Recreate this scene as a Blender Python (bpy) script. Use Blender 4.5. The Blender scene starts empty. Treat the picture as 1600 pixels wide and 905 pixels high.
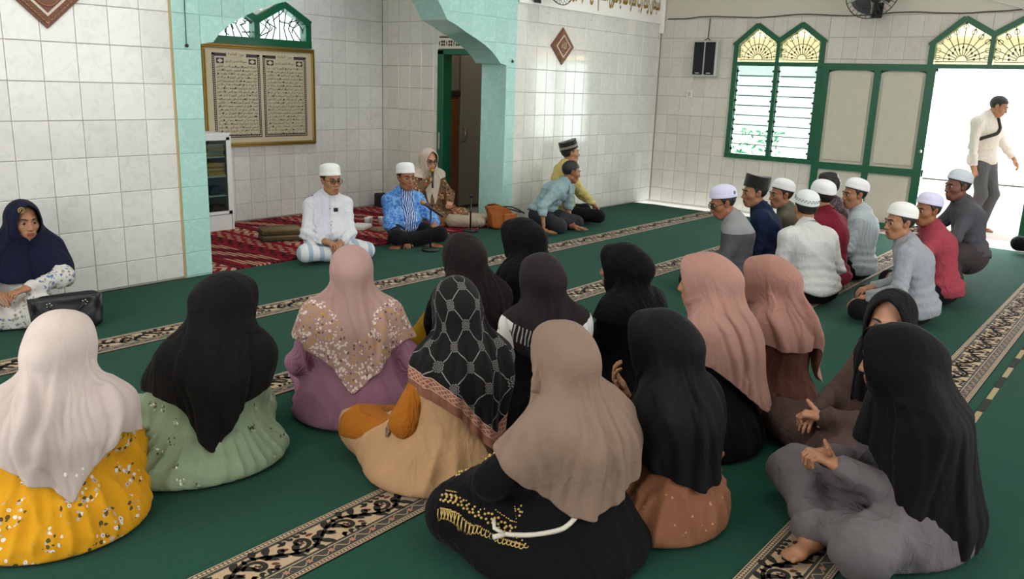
import bpy, math, random
import numpy as np
from mathutils import Vector, Matrix
S = bpy.context.scene
COL = S.collection
PI = math.pi
random.seed(7)

# ------------------------------------------------------------------ camera
YAW, PITCH, ROLL = 0.905890746, 0.240081936, -0.0345541801
def _cam():
    cy, sy, cp, sp = math.cos(YAW), math.sin(YAW), math.cos(PITCH), math.sin(PITCH)
    f = Vector((sy*cp, cy*cp, -sp)); r = Vector((cy, -sy, 0)); d = f.cross(r)
    c, s = math.cos(ROLL), math.sin(ROLL)
    return c*r + s*d, -s*r + c*d, f
_r, _d, _f = _cam()
cd = bpy.data.cameras.new('camera'); co = bpy.data.objects.new('camera', cd); COL.objects.link(co)
_u = -_d
co.matrix_world = Matrix(((_r.x, _u.x, -_f.x, 0), (_r.y, _u.y, -_f.y, 0), (_r.z, _u.z, -_f.z, 1.6), (0, 0, 0, 1)))
cd.sensor_width = 36; cd.lens = 1311.789/1600*36; cd.clip_start = .05; cd.clip_end = 200
S.camera = co

# ------------------------------------------------------------------ sky, sun, daylight, exposure
w = bpy.data.worlds.new('sky'); S.world = w; w.use_nodes = True
wb = w.node_tree.nodes['Background']
wb.inputs[0].default_value = (.93, .97, 1, 1); wb.inputs[1].default_value = 3.0
sd = bpy.data.lights.new('sun', 'SUN'); so = bpy.data.objects.new('sun', sd); COL.objects.link(so)
sd.energy = 7; sd.angle = .02; sd.color = (1, .96, .88)
so.rotation_euler = (math.radians(12), math.radians(-38), 0)
def area(name, loc, target, sx, sy, power, col=(1, 1, 1)):
    l = bpy.data.lights.new(name, 'AREA'); l.shape = 'RECTANGLE'; l.size = sx; l.size_y = sy
    l.energy = power; l.color = col
    o = bpy.data.objects.new(name, l); COL.objects.link(o); o.location = loc
    o.rotation_euler = (Vector(target)-Vector(loc)).to_track_quat('-Z', 'Y').to_euler()
    return o
# daylight entering by the openings of the hall (right door and window, open back side, left windows)
area('daylight_door', (11.25, 1.45, 1.1), (0, 1.9, .6), 2.0, 1.9, 260, (.95, .98, 1))
area('daylight_window', (11.2, 4.36, 1.4), (0, 4.2, .9), 1.2, 1.3, 90, (.95, .98, 1))
area('daylight_back', (4.6, -3.2, 2.2), (5.0, 6, .9), 7.5, 2.0, 150, (1, .985, .96))
area('daylight_left', (-1.55, 3.0, 1.9), (6, 3.6, .8), 4.5, 2.0, 130, (1, .985, .96))
area('daylight_alcove', (5.7, 8.35, 2.12), (5.7, 6.5, .6), 1.3, .35, 9, (.9, .96, 1))
# fluorescent ceiling lamps of the hall (above the picture); fills added to brighten alcove and side room
for lx_, ly_ in ((3.2, 4.4), (7.4, 4.4), (3.2, 1.2), (7.4, 1.2)):
    area('ceiling_lamp_light', (lx_, ly_, 3.6), (lx_, ly_, 0), 1.2, .5, 22 if ly_ < 2 else 36, (1, .99, .96))
area('alcove_fill_light', (5.7, 7.0, 3.5), (5.7, 7.9, .6), .6, .6, 26, (.95, .97, 1))  # unseen fill light, added to lift the dull alcove back wall
area('side_room_fill_light', (8.4, 6.9, 3.4), (8.4, 6.9, 0), .5, .5, 18, (1, .93, .82))  # unseen fill light, added so the room behind the doorway isn't black
S.view_settings.view_transform = 'Standard'; S.view_settings.look = 'None'
S.view_settings.gamma = 1; S.view_settings.use_curve_mapping = False
S.view_settings.exposure = -0.38
S.cycles.use_denoising = True
S.cycles.max_bounces = 6; S.cycles.diffuse_bounces = 4; S.cycles.glossy_bounces = 3
S.cycles.sample_clamp_indirect = 6
S.cycles.caustics_reflective = False; S.cycles.caustics_refractive = False

# ------------------------------------------------------------------ materials
def hx(h, a=1):
    h = h.lstrip('#'); v = [int(h[i:i+2], 16)/255 for i in (0, 2, 4)]
    return tuple((c/12.92 if c <= .04045 else ((c+.055)/1.055)**2.4) for c in v)+(a,)
class G:
    """small node-graph writer around a Principled BSDF"""
    def __init__(g, name, rough=.6, **kw):
        g.m = bpy.data.materials.new(name); g.m.use_nodes = True; g.t = g.m.node_tree
        g.b = g.t.nodes['Principled BSDF']; g.b.inputs['Roughness'].default_value = rough
        for k, v in kw.items(): g.b.inputs[k.replace('_', ' ')].default_value = v
        g._o = None
    def put(g, s, v):
        if isinstance(v, bpy.types.NodeSocket): g.t.links.new(v, s)
        elif isinstance(v, str): s.default_value = hx(v)
        else: s.default_value = v
    def nd(g, typ, props=None, ins=None):
        n = g.t.nodes.new('ShaderNode'+typ)
        for k, v in (props or {}).items(): setattr(n, k, v)
        for k, v in (ins or {}).items(): g.put(n.inputs[k], v)
        return n
    def f(g, op, a, b=0., c=0.):
        n = g.nd('Math', {'operation': op}); g.put(n.inputs[0], a); g.put(n.inputs[1], b); g.put(n.inputs[2], c); return n.outputs[0]
    def v(g, op, a, b=(0, 0, 0), s=1.):
        n = g.nd('VectorMath', {'operation': op}); g.put(n.inputs[0], a); g.put(n.inputs[1], b)
        if op == 'SCALE': g.put(n.inputs['Scale'], s)
        return n.outputs[1] if op in ('LENGTH', 'DISTANCE', 'DOT_PRODUCT') else n.outputs[0]
    def mix(g, fac, a, b, mode='MIX'):
        n = g.nd('Mix', {'data_type': 'RGBA', 'blend_type': mode}); g.put(n.inputs[0], fac); g.put(n.inputs[6], a); g.put(n.inputs[7], b); return n.outputs[2]
    def obj(g):
        if g._o is None: g._o = g.nd('TexCoord').outputs['Object']
        return g._o
    def uv(g, name): return g.nd('UVMap', {'uv_map': name}).outputs[0]
    def xyz(g, v): n = g.nd('SeparateXYZ', None, {0: v}); return n.outputs
    def vec(g, x, y, z=0.): return g.nd('CombineXYZ', None, {0: x, 1: y, 2: z}).outputs[0]
    def scale(g, v, s): return g.v('MULTIPLY', v, s if isinstance(s, tuple) else (s, s, s))
    def noise(g, v, scale, detail=2., rough=.5, dist=0.):
        n = g.nd('TexNoise', None, {'Vector': v, 'Scale': scale, 'Detail': detail, 'Roughness': rough, 'Distortion': dist}); return n.outputs[0]
    def ncol(g, v, scale, detail=2.):
        return g.nd('TexNoise', None, {'Vector': v, 'Scale': scale, 'Detail': detail}).outputs[1]
    def vor(g, v, scale, feat='F1', rnd=1.):
        n = g.nd('TexVoronoi', {'feature': feat}, {'Vector': v, 'Scale': scale, 'Randomness': rnd}); return n.outputs
    def step(g, x, lo, hi):
        n = g.nd('MapRange', {'interpolation_type': 'SMOOTHSTEP'}, {0: x, 1: lo, 2: hi, 3: 0., 4: 1.}); return n.outputs[0]
    def base(g, c): g.put(g.b.inputs['Base Color'], c); return g
    def bump(g, h, strength=.3, dist=.01):
        n = g.nd('Bump', None, {'Strength': strength, 'Distance': dist, 'Height': h}); g.t.links.new(n.outputs[0], g.b.inputs['Normal']); return g
_mats = {}
def flat(name, c, rough=.6, metal=0., spec=.5):
    if name not in _mats:
        g = G(name, rough, Metallic=metal, Specular_IOR_Level=spec); g.base(c); _mats[name] = g.m
    return _mats[name]
def cloth(name, c, c2=None, weave=260., bump=.25, rough=.85, sheen=.03, fold=0.):
    """plain woven fabric: slight tone variation and a fine weave relief"""
    if name in _mats: return _mats[name]
    g = G(name, rough, Sheen_Weight=sheen, Specular_IOR_Level=.12); o = g.obj()
    n = g.noise(o, 9., 3.)
    g.base(g.mix(n, c, c2 or c))
    fine = g.noise(o, weave, 2.)
    h = g.f('ADD', g.f('MULTIPLY', fine, .2), g.f('MULTIPLY', g.noise(g.scale(o, (1., 1., .4)), 22., 3., .5, .8), 1.+fold))
    wr = g.noise(g.scale(g.v('ADD', o, g.scale(g.ncol(o, 6., 1.), .08)), (1., 1., .55)), 11., 2., .45, .6); wr = g.f('SUBTRACT', 1., g.f('ABSOLUTE', g.f('SUBTRACT', g.f('MULTIPLY', wr, 4.), 2.)))
    h = g.f('ADD', h, g.f('MULTIPLY', g.f('POWER', g.f('MAXIMUM', wr, 0.), 2.5), .55))
    g.bump(h, min(1., bump*1.8), .02); _mats[name] = g.m
    return g.m

def thin_glass(name, tint, gloss=.12, rough=.05):
    g = G(name, rough); t = g.nd('BsdfTransparent', None, {0: tint}); gl = g.nd('BsdfGlossy', None, {'Roughness': rough}); fr = g.nd('LayerWeight', None, {0: .3})
    f = g.f('ADD', gloss*.3, g.f('MULTIPLY', fr.outputs['Fresnel'], gloss*3)); m = g.nd('MixShader', None, {0: f, 1: t.outputs[0], 2: gl.outputs[0]})
    g.t.links.new(m.outputs[0], g.t.nodes['Material Output'].inputs[0]); return g.m
# ------------------------------------------------------------------ objects and meshes
def tag(o, label=None, cat=None, group=None, kind=None):
    if label: o['label'] = label
    if cat: o['category'] = cat
    if group: o['group'] = group
    if kind: o['kind'] = kind
    return o
def link(name, me, parent=None, loc=None, rz=0):
    o = bpy.data.objects.new(name, me); COL.objects.link(o)
    if parent is not None: o.parent = parent
    if loc is not None: o.location = loc
    if rz: o.rotation_euler = (0, 0, rz)
    return o
def empty(name, loc, rz=0):
    o = link(name, None, None, loc, rz); o.empty_display_size = .1; return o
class Geo:
    """collects vertices and faces of one part, then links them as one mesh object"""
    def __init__(s): s.V = []; s.F = []; s.M = []; s.n = 0
    def add(s, V, F, m=0, X=None):
        V = np.asarray(V, float)
        if X is not None: V = V@np.array(X.to_3x3()).T+np.array(X.translation)
        s.V.append(V); s.F += [tuple(int(i)+s.n for i in f) for f in F]; s.M += [m]*len(F); s.n += len(V); return s
    def box(s, x0, x1, y0, y1, z0, z1, m=0, X=None):
        V = [(x, y, z) for z in (z0, z1) for y in (y0, y1) for x in (x0, x1)]
        return s.add(V, [(0, 2, 3, 1), (4, 5, 7, 6), (0, 1, 5, 4), (2, 6, 7, 3), (0, 4, 6, 2), (1, 3, 7, 5)], m, X)
    def bbox(s, x0, x1, y0, y1, z0, z1, b=.006, m=0, X=None):
        """box with bevelled edges"""
        c = np.array(((x0+x1)/2, (y0+y1)/2, (z0+z1)/2)); h = np.array((x1-x0, y1-y0, z1-z0))/2; b = min(b, h.min()*.9)
        V = []; idx = {}
        for sx in (-1, 1):
            for sy in (-1, 1):
                for sz in (-1, 1):
                    for a in range(3):
                        e = np.array((sx, sy, sz))*(h-b); e[a] = (sx, sy, sz)[a]*h[a]; idx[(sx, sy, sz, a)] = len(V); V.append(c+e)
        F = []
        for a in range(3):
            o1, o2 = [k for k in range(3) if k != a]
            for sg in (-1, 1):
                q = []
                for u, v in ((-1, -1), (1, -1), (1, 1), (-1, 1)):
                    k = [0, 0, 0]; k[a] = sg; k[o1] = u; k[o2] = v; q.append(idx[(*k, a)])
                F.append(q)
            for u in (-1, 1):
                for v in (-1, 1):
                    k0 = [0, 0, 0]; k0[o1] = u; k0[o2] = v; k1 = list(k0); k0[a] = -1; k1[a] = 1
                    F.append([idx[(*k0, o1)], idx[(*k1, o1)], idx[(*k1, o2)], idx[(*k0, o2)]])
        for sx in (-1, 1):
            for sy in (-1, 1):
                for sz in (-1, 1): F.append([idx[(sx, sy, sz, a)] for a in range(3)])
        V = np.array(V); G_ = []
        for f in F:   # turn every face outward
            p = V[f]; n = np.cross(p[1]-p[0], p[2]-p[0])
            G_.append(f if n@(p.mean(0)-c) > 0 else f[::-1])
        return s.add(V, G_, m, X)
    def prism(s, poly, y0, y1, axis='y', m=0, X=None):
        """polygon given in two coordinates, extruded along the third axis"""
        n = len(poly); V = []
        for t in (y0, y1):
            for a, b in poly: V.append({'y': (a, t, b), 'x': (t, a, b), 'z': (a, b, t)}[axis])
        F = [tuple(range(n)), tuple(range(2*n-1, n-1, -1))]+[(i, n+i, n+(i+1) % n, (i+1) % n) for i in range(n)]
        return s.add(V, F, m, X)
    def tube(s, P, r, k=8, m=0, X=None, closed=False, cap=True):
        P = np.asarray(P, float); n = len(P); r = np.broadcast_to(r, (n,))
        T = np.gradient(P, axis=0) if not closed else np.roll(P, -1, 0)-np.roll(P, 1, 0)
        T /= np.linalg.norm(T, axis=1)[:, None]+1e-12
        up = np.array((0, 0, 1.)) if abs(T[0][2]) < .9 else np.array((1., 0, 0))
        V = []; a = np.arange(k)*2*PI/k
        u = np.cross(T[0], up); u /= np.linalg.norm(u)
        for i in range(n):
            u = u-T[i]*(u@T[i]); u /= np.linalg.norm(u)+1e-12; w_ = np.cross(T[i], u)
            V.append(P[i]+r[i]*(np.cos(a)[:, None]*u+np.sin(a)[:, None]*w_))
        F = []
        for i in range(n if closed else n-1):
            j = (i+1) % n
            for q in range(k): F.append((i*k+q, i*k+(q+1) % k, j*k+(q+1) % k, j*k+q))
        if not closed and cap: F += [tuple(range(k-1, -1, -1)), tuple(range((n-1)*k, n*k))]
        return s.add(np.concatenate(V), F, m, X)
    def lathe(s, prof, k=24, m=0, sx=1., sy=1., X=None, cap=True):
        V = []; F = []; a = np.arange(k)*2*PI/k
        for r, z in prof: V += [(r*sx*math.cos(t), r*sy*math.sin(t), z) for t in a]
        for i in range(len(prof)-1):
            for q in range(k): F.append((i*k+q, i*k+(q+1) % k, (i+1)*k+(q+1) % k, (i+1)*k+q))
        if cap: F += [tuple(range(k-1, -1, -1)), tuple(range((len(prof)-1)*k, len(prof)*k))]
        return s.add(V, F, m, X)
    def ball(s, c, r, k=10, m=0, X=None):
        r = np.broadcast_to(r, 3)
        V = [(c[0]+r[0]*math.sin(PI*i/k)*math.cos(PI*j/k), c[1]+r[1]*math.sin(PI*i/k)*math.sin(PI*j/k), c[2]+r[2]*math.cos(PI*i/k)) for i in range(k+1) for j in range(2*k)]
        F = [(i*2*k+j, (i+1)*2*k+j, (i+1)*2*k+(j+1) % (2*k), i*2*k+(j+1) % (2*k)) for i in range(k) for j in range(2*k)]
        return s.add(V, F, m, X)
    def mesh(s, name, mats, smooth=False):
        me = bpy.data.meshes.new(name); me.from_pydata(np.concatenate(s.V).tolist(), [], s.F)
        for m in (mats if isinstance(mats, (list, tuple)) else [mats]): me.materials.append(m)
        me.polygons.foreach_set('material_index', s.M)
        if smooth: me.polygons.foreach_set('use_smooth', [True]*len(s.F))
        me.update(); return me
    def build(s, name, mats, parent=None, smooth=False, loc=None, rz=0):
        return link(name, s.mesh(name, mats, smooth), parent, loc, rz)
# ------------------------------------------------------------------ setting: walls, tiles, floor
FY, RX, H_ = 6.1, 11.0, 3.7
def tile_mat(name, c, c2, rough=.12, wave=False):
    g = G(name, rough, Specular_IOR_Level=.5); o = g.obj()
    rnd = g.nd('ObjectInfo').outputs['Random']
    p = g.v('ADD', o, g.vec(g.f('MULTIPLY', rnd, 37.), g.f('MULTIPLY', rnd, 91.), 0.))
    n = g.noise(p, 9. if not wave else 14., 4., .6, 1.6)
    n = g.step(n, .42, .72)
    tone = g.f('ADD', .94, g.f('MULTIPLY', rnd, .1))
    g.base(g.mix(1., g.mix(n, c, c2), g.vec(tone, tone, tone), 'MULTIPLY'))
    g.bump(g.noise(p, 7., 2.), .05, .02)
    return g.m
M_TILE = tile_mat('white_tile', '#dddbd5', '#d2d1cc')
M_TILE_B = tile_mat('white_tile_shaded', '#d3cec2', '#cbc6ba')  # the white tile again, with the shading of the right wall in its colour
M_TEAL = tile_mat('teal_tile', '#a3cdc4', '#b3d8cf', .18, True)
M_GROUT = flat('grout', '#a9a499', .9)
M_TGROUT = flat('teal_grout', '#86b3a8', .9)
M_PLASTER = flat('white_plaster', '#d9d5cb', .8)
M_CREAM = flat('cream_plaster', '#cfc8ba', .8)
M_CEIL = flat('ceiling_paint', '#e6e3dc', .9)
M_GREEN = flat('green_paint', '#0b5638', .35)
M_IRON = flat('black_iron', '#1c1d1c', .5)

def wall(name, geo, mat): return tag(geo.build(name, mat), kind='structure')
_tm = {}
def tile_mesh(w_, h_, mat):
    """one glazed tile with a soft bevelled edge, facing -y, about its own centre"""
    k = (round(w_, 4), round(h_, 4), mat.name)
    if k not in _tm:
        a, b, e, t = w_/2, h_/2, .004, .008
        V = [(-a, 0, -b), (a, 0, -b), (a, 0, b), (-a, 0, b), (-a, -t+.003, -b), (a, -t+.003, -b), (a, -t+.003, b), (-a, -t+.003, b),
             (-a+e, -t, -b+e), (a-e, -t, -b+e), (a-e, -t, b-e), (-a+e, -t, b-e)]
        F = [(8, 9, 10, 11)]
        for i in range(4):
            j = (i+1) % 4; F += [(i, j, 4+j, 4+i), (4+i, 4+j, 8+j, 8+i)]
        _tm[k] = Geo().add(V, F).mesh('tile', mat)
    return _tm[k]
def tiles(parent, us, zs, mat, place, gap=.0035, above=None, below=None, brk=()):
    """grid of tiles; above(u) = lowest z a tile may reach down to (openings), below(u) = top of what stays under an opening"""
    for u0, u1 in zip(us[:-1], us[1:]):
        for z0, z1 in zip(zs[:-1], zs[1:]):
            a0, a1, c0, c1 = u0+gap/2, u1-gap/2, z0+gap/2, z1-gap/2
            regs = []
            if above is None: regs = None
            else:
                xs = sorted([a0]+[b for b in brk if a0 < b < a1]+[a1]); e = 2e-5
                def cut(fn, keep_above):
                    out = []; run = []
                    def flush():
                        if len(run) > 1 and run[-1][0]-run[0][0] > .003 and max(abs(c-(c1 if keep_above else c0)) for _, c in run) > .003:
                            R_ = []
                            for q in run:
                                if not R_ or abs(q[0]-R_[-1][0])+abs(q[1]-R_[-1][1]) > 8e-4: R_.append(q)
                            edge = c1 if keep_above else c0
                            tail = [(x, edge) for x in (R_[-1][0], R_[0][0])]
                            if abs(R_[-1][1]-edge) < 8e-4: tail = tail[1:]
                            if abs(R_[0][1]-edge) < 8e-4: tail = tail[:-1]
                            if len(R_)+len(tail) > 2: out.append(R_+tail)
                        run.clear()
                    for p, q in zip(xs[:-1], xs[1:]):
                        fp, fq = fn(p+e), fn(q-e); ts = [0., 1.]
                        for lv in (c0, c1):
                            if (fp-lv)*(fq-lv) < 0: ts.append((lv-fp)/(fq-fp))
                        ts.sort()
                        for t0, t1 in zip(ts[:-1], ts[1:]):
                            v0, v1 = fp+(fq-fp)*t0, fp+(fq-fp)*t1; vm = (v0+v1)/2
                            if (keep_above and vm >= c1-1e-6) or (not keep_above and vm <= c0+1e-6): flush(); continue
                            for t, v in ((t0, v0), (t1, v1)): run.append((p+(q-p)*t, max(c0, min(c1, v))))
                    flush(); return out
                if max(above(x+dx) for x in xs for dx in (-e, e) if a0 <= x+dx <= a1) < c0+1e-6: regs = None
                else:
                    regs = cut(above, True)
                    if below is not None: regs += cut(below, False)
            cu, cz = (u0+u1)/2, (z0+z1)/2
            if regs is None:
                o = link('tile', tile_mesh(a1-a0, c1-c0, mat), parent); place(o, cu, cz)
            else:
                for poly in regs:
                    P = poly
                    g = Geo().prism([((a-cu)*getattr(place, 'sgn', 1), b-cz) for a, b in P], -.008, 0)
                    o = g.build('tile', mat, parent); place(o, cu, cz)
def lerp_fn(pts):
    X = [p[0] for p in pts]; Z = [p[1] for p in pts]
    return lambda x: float(np.interp(x, X, Z))
def grid(a, b, step): n = max(1, round((b-a)/step)); return [a+(b-a)*i/n for i in range(n+1)]
def from_(a, b, step):
    L = [a]
    while L[-1]+step < b-.02: L.append(L[-1]+step)
    return L+[b]
def place_y(y): return lambda o, u, z: setattr(o, 'location', (u, y, z))
def place_x(x):
    def p(o, u, z): o.location = (x, u, z); o.rotation_euler = (0, 0, -PI/2)
    p.sgn = -1; return p
ZROWS = [.012, .2]+[.2+.262*k for k in range(1, 9)]          # courses of tiles, floor upward

# front wall: tiled left and right of the arch
wf = Geo().box(-1.7, 3.54, FY+.008, FY+.2, 0, H_).box(7.7, RX+.15, FY+.008, FY+.2, 0, H_)
wall_front = wall('wall_front', wf, M_GROUT)
ul = [3.54-.012]
while ul[-1] > 1.3: ul.append(ul[-1]-.2325)
ul = ul[::-1]
tiles(wall_front, ul, ZROWS, M_TILE, place_y(FY+.008))
tiles(wall_front, from_(7.7, RX-.008, .2), ZROWS+[2.49], M_TILE, place_y(FY+.008))
# teal arch
ARCH = [(3.77, 1.82), (3.88, 1.84), (3.93, 1.90), (4.03, 1.98), (4.16, 2.05), (4.30, 2.115), (4.45, 2.17), (4.60, 2.21), (4.76, 2.24), (4.82, 2.33), (4.95, 2.48), (5.15, 2.62), (5.4, 2.74), (5.66, 2.8),
        (5.92, 2.74), (6.15, 2.62), (6.32, 2.48), (6.46, 2.33), (6.55, 2.21), (6.70, 2.165), (6.85, 2.105), (7.0, 2.055), (7.14, 2.0), (7.26, 1.94), (7.36, 1.87), (7.42, 1.815), (7.53, 1.80)]
arch_fn = lerp_fn(ARCH)
AY = FY-.012
aw = Geo()
aw.box(3.54, 3.77, AY+.008, 6.45, 0, 1.82).box(7.53, 7.7, AY+.008, 6.45, 0, 1.80)
for (x0, z0), (x1, z1) in zip(ARCH[:-1], ARCH[1:]): aw.prism([(x0, z0), (x1, z1), (x1, H_), (x0, H_)], AY+.008, 6.45)
aw.box(3.54, 3.77, AY+.008, 6.45, 1.82, H_).box(7.53, 7.7, AY+.008, 6.45, 1.80, H_)
wall_arch = wall('wall_arch', aw, M_TEAL)
wall_arch.data.materials.append(M_TGROUT)
ax = [3.54, 3.77]+grid(3.77, 7.53, .2)[1:]+[7.7]
tiles(wall_arch, ax, ZROWS+[2.558, 2.82], M_TEAL, place_y(AY+.008), .0015,
      above=lambda x: arch_fn(x) if 3.77 < x < 7.53 else 0., brk=[p[0] for p in ARCH])
tag(Geo().bbox(3.522, 3.54, FY-.006, FY+.02, 0, 2.6, .003).build('trim_1', flat('yellowed_grout', '#b39a6c', .8)), kind='structure')
# cornice board above the right bay
cb = Geo().box(7.7, RX-.05, FY-.02, FY+.01, 2.49, 2.95).box(7.7, RX-.05, FY-.035, FY, 2.485, 2.51)
cornice = tag(cb.build('trim_2', flat('cornice_white', '#f0eee9', .5)), kind='structure')
tag(Geo().bbox(RX-.06, RX-.02, FY-.06, FY+.01, 2.36, 3.0, .006).build('trim_3', flat('cornice_white', '#f0eee9', .5)), kind='structure')

# right wall with its window, shutters and open door
WIN = [(3.76, 2.27), (4.07, 2.49), (4.36, 2.29), (4.66, 2.49), (4.97, 2.23)]
DOOR = [(1.27, 2.23), (1.60, 2.53), (1.90, 2.35), (2.21, 2.53), (2.55, 2.23)]
TOP = [(1.27-1e-4, 0), (1.27, 2.23)]+DOOR[1:-1]+[(2.55, 2.23), (2.55+1e-4, 1.985), (3.76-1e-4, 1.985)]+WIN+[(4.97+1e-4, 0)]
top_fn = lerp_fn(TOP)
wr = Geo().box(RX+.008, RX+.16, -3.3, 1.27, -.02, H_).box(RX+.008, RX+.16, 4.97, FY+.2, -.02, H_).box(RX+.008, RX+.16, 3.76, 4.97, -.02, .72)
for (x0, z0), (x1, z1) in zip(TOP[1:-2], TOP[2:-1]):
    if x1-x0 > 1e-3: wr.prism([(x0, z0), (x1, z1), (x1, H_), (x0, H_)], RX+.008, RX+.16, 'x')
wall_right = wall('wall_right', wr, M_GROUT)
uy = [FY-.008]
while uy[-1] > .9: uy.append(uy[-1]-.181)
brk = [p[0] for p in TOP]
tiles(wall_right, uy[::-1], ZROWS+[2.55], M_TILE_B, place_x(RX+.008),
      above=lambda y: top_fn(y) if 1.27 < y < 4.97 else 0., below=lambda y: .72 if 3.76 < y < 4.97 else 0., brk=brk)
# smooth plaster above the tiles
pl = Geo()
pl.box(RX, RX+.01, -3.3, FY, 2.552, H_)
tag(pl.build('trim_4', M_CREAM), kind='structure')
# remaining walls, floor, ceiling
wall('wall_left', Geo().box(-1.75, -1.6, -3.3, .6, 0, H_).box(-1.75, -1.6, 5.4, FY+.2, 0, H_).box(-1.75, -1.6, .6, 5.4, 0, .8).box(-1.75, -1.6, .6, 5.4, 2.6, H_), M_PLASTER)
wall('wall_back', Geo().box(-1.75, .6, -3.45, -3.3, 0, H_).box(8.6, RX+.16, -3.45, -3.3, 0, H_).box(.6, 8.6, -3.45, -3.3, 3.3, H_).box(.6, 8.6, -3.45, -3.3, 0, .5), M_PLASTER)
wall('ceiling', Geo().box(-1.75, RX+.16, -3.45, 8.4, H_, H_+.12), M_CEIL)
wall('floor', Geo().box(-1.75, 10.66, -3.45, 8.4, -.14, -.014), flat('cement', '#8f8a80', .8))

# alcove behind the arch
wall_ab = wall('wall_alcove_back', Geo().box(3.3, 4.98, 8.148, 8.3, 0, H_).box(6.42, 7.7, 8.148, 8.3, 0, H_).box(4.98, 6.42, 8.148, 8.3, 0, 1.95).box(4.98, 6.42, 8.148, 8.3, 2.42, H_), M_GROUT)
AWIN = [(4.98, 2.21), (5.34, 2.40), (5.70, 2.21), (6.06, 2.40), (6.42, 2.21)]
awf = lerp_fn([(4.98-1e-4, 0)]+AWIN+[(6.42+1e-4, 0)])
tiles(wall_ab, grid(4.17, 7.57, .2), ZROWS+[2.558, 2.82], M_TILE, place_y(8.148),
      above=lambda x: awf(x) if 4.98 < x < 6.42 else 0., below=lambda x: 1.95 if 4.98 < x < 6.42 else 0., brk=[p[0] for p in AWIN])
AX = 7.57
wall_ar = wall('wall_alcove_right', Geo().box(AX+.008, AX+.13, 7.16, 8.3, 0, H_).box(AX+.008, AX+.13, 6.4, 7.16, 2.12, H_), M_GROUT)
tiles(wall_ar, from_(6.45, 8.14, .2), ZROWS+[2.558, 2.82], M_TILE_B, place_x(AX+.008),
      above=lambda y: 2.12 if y < 7.16 else 0., brk=[7.16])
wall('wall_alcove_left', Geo().box(3.6, 3.75, 6.45, 8.3, 0, H_), M_TILE)
# small room behind the alcove door
wall('wall_side_room', Geo().box(7.7, 9.4, 8.2, 8.3, 0, H_).box(9.3, 9.4, 6.3, 8.3, 0, H_), flat('grey_room_paint', '#8e8678', .8))

# ------------------------------------------------------------------ doors and windows
def frame_bar(g, a, b, w_=.07, d0=-.03, d1=.05, X0=RX):
    """bar of a frame in the right wall, from a to b given as (y, z)"""
    a, b = np.array(a, float), np.array(b, float); t = (b-a)/np.linalg.norm(b-a); n = np.array((-t[1], t[0]))*w_/2
    e_ = .0011*len(g.F)/6
    g.prism([tuple(a-n), tuple(b-n), tuple(b+n), tuple(a+n)], X0+d0-e_, X0+d1+e_, 'x')
M_GLASS = thin_glass('louvre_glass', '#eaf3f0')
M_AMBER = thin_glass('amber_glass', '#fbf1d6', .1)
def grille(parent, cy, z0, zs_, zp, half):
    """iron fan grille of one pointed light: rays, two arcs and small scrolls"""
    g = Geo(); x = RX+.05; c = np.array((cy, z0+.04))
    def lim(y): return zp-(zp-zs_)*abs(y-cy)/half-.045
    def P(q): return (x, q[0], q[1])
    for k in range(11):
        a = PI*(k+.5)/11; d = np.array((math.cos(a), math.sin(a))); r = .05
        while r < .6 and abs((c+d*r)[0]-cy) < half-.03 and (c+d*r)[1] < lim((c+d*r)[0]): r += .01
        g.tube([P(c+d*.06), P(c+d*(r*.55)), P(c+d*r)], .0045, 5)
        g.ball(P(c+d*(.13+.02*(k % 2))), (.006, .012, .016), 5)
        if r > .2:
            e = np.array((-d[1], d[0]))
            for sg in (-1, 1): g.tube([P(c+d*(r*.78)+e*sg*.034*math.sin(t)*(1-t/5)+d*.03*(1-math.cos(t))) for t in np.linspace(0, 4.2, 10)], .0035, 4)
    for r in (.06, .19):
        g.tube([P(c+r*np.array((math.cos(t), math.sin(t)))) for t in np.linspace(0, PI, 20)], .0045, 5)
    g.tube([P((cy-half+.04, z0+.03)), P((cy+half-.04, z0+.03))], .005, 5)
    g.build('iron_grille', M_IRON, parent)
    gl = Geo().prism([(cy-half+.02, z0), (cy+half-.02, z0), (cy+half-.02, zs_), (cy, zp-.02), (cy-half+.02, zs_)], RX+.075, RX+.08, 'x')
    gl.build('pane', M_AMBER, parent)
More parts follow.
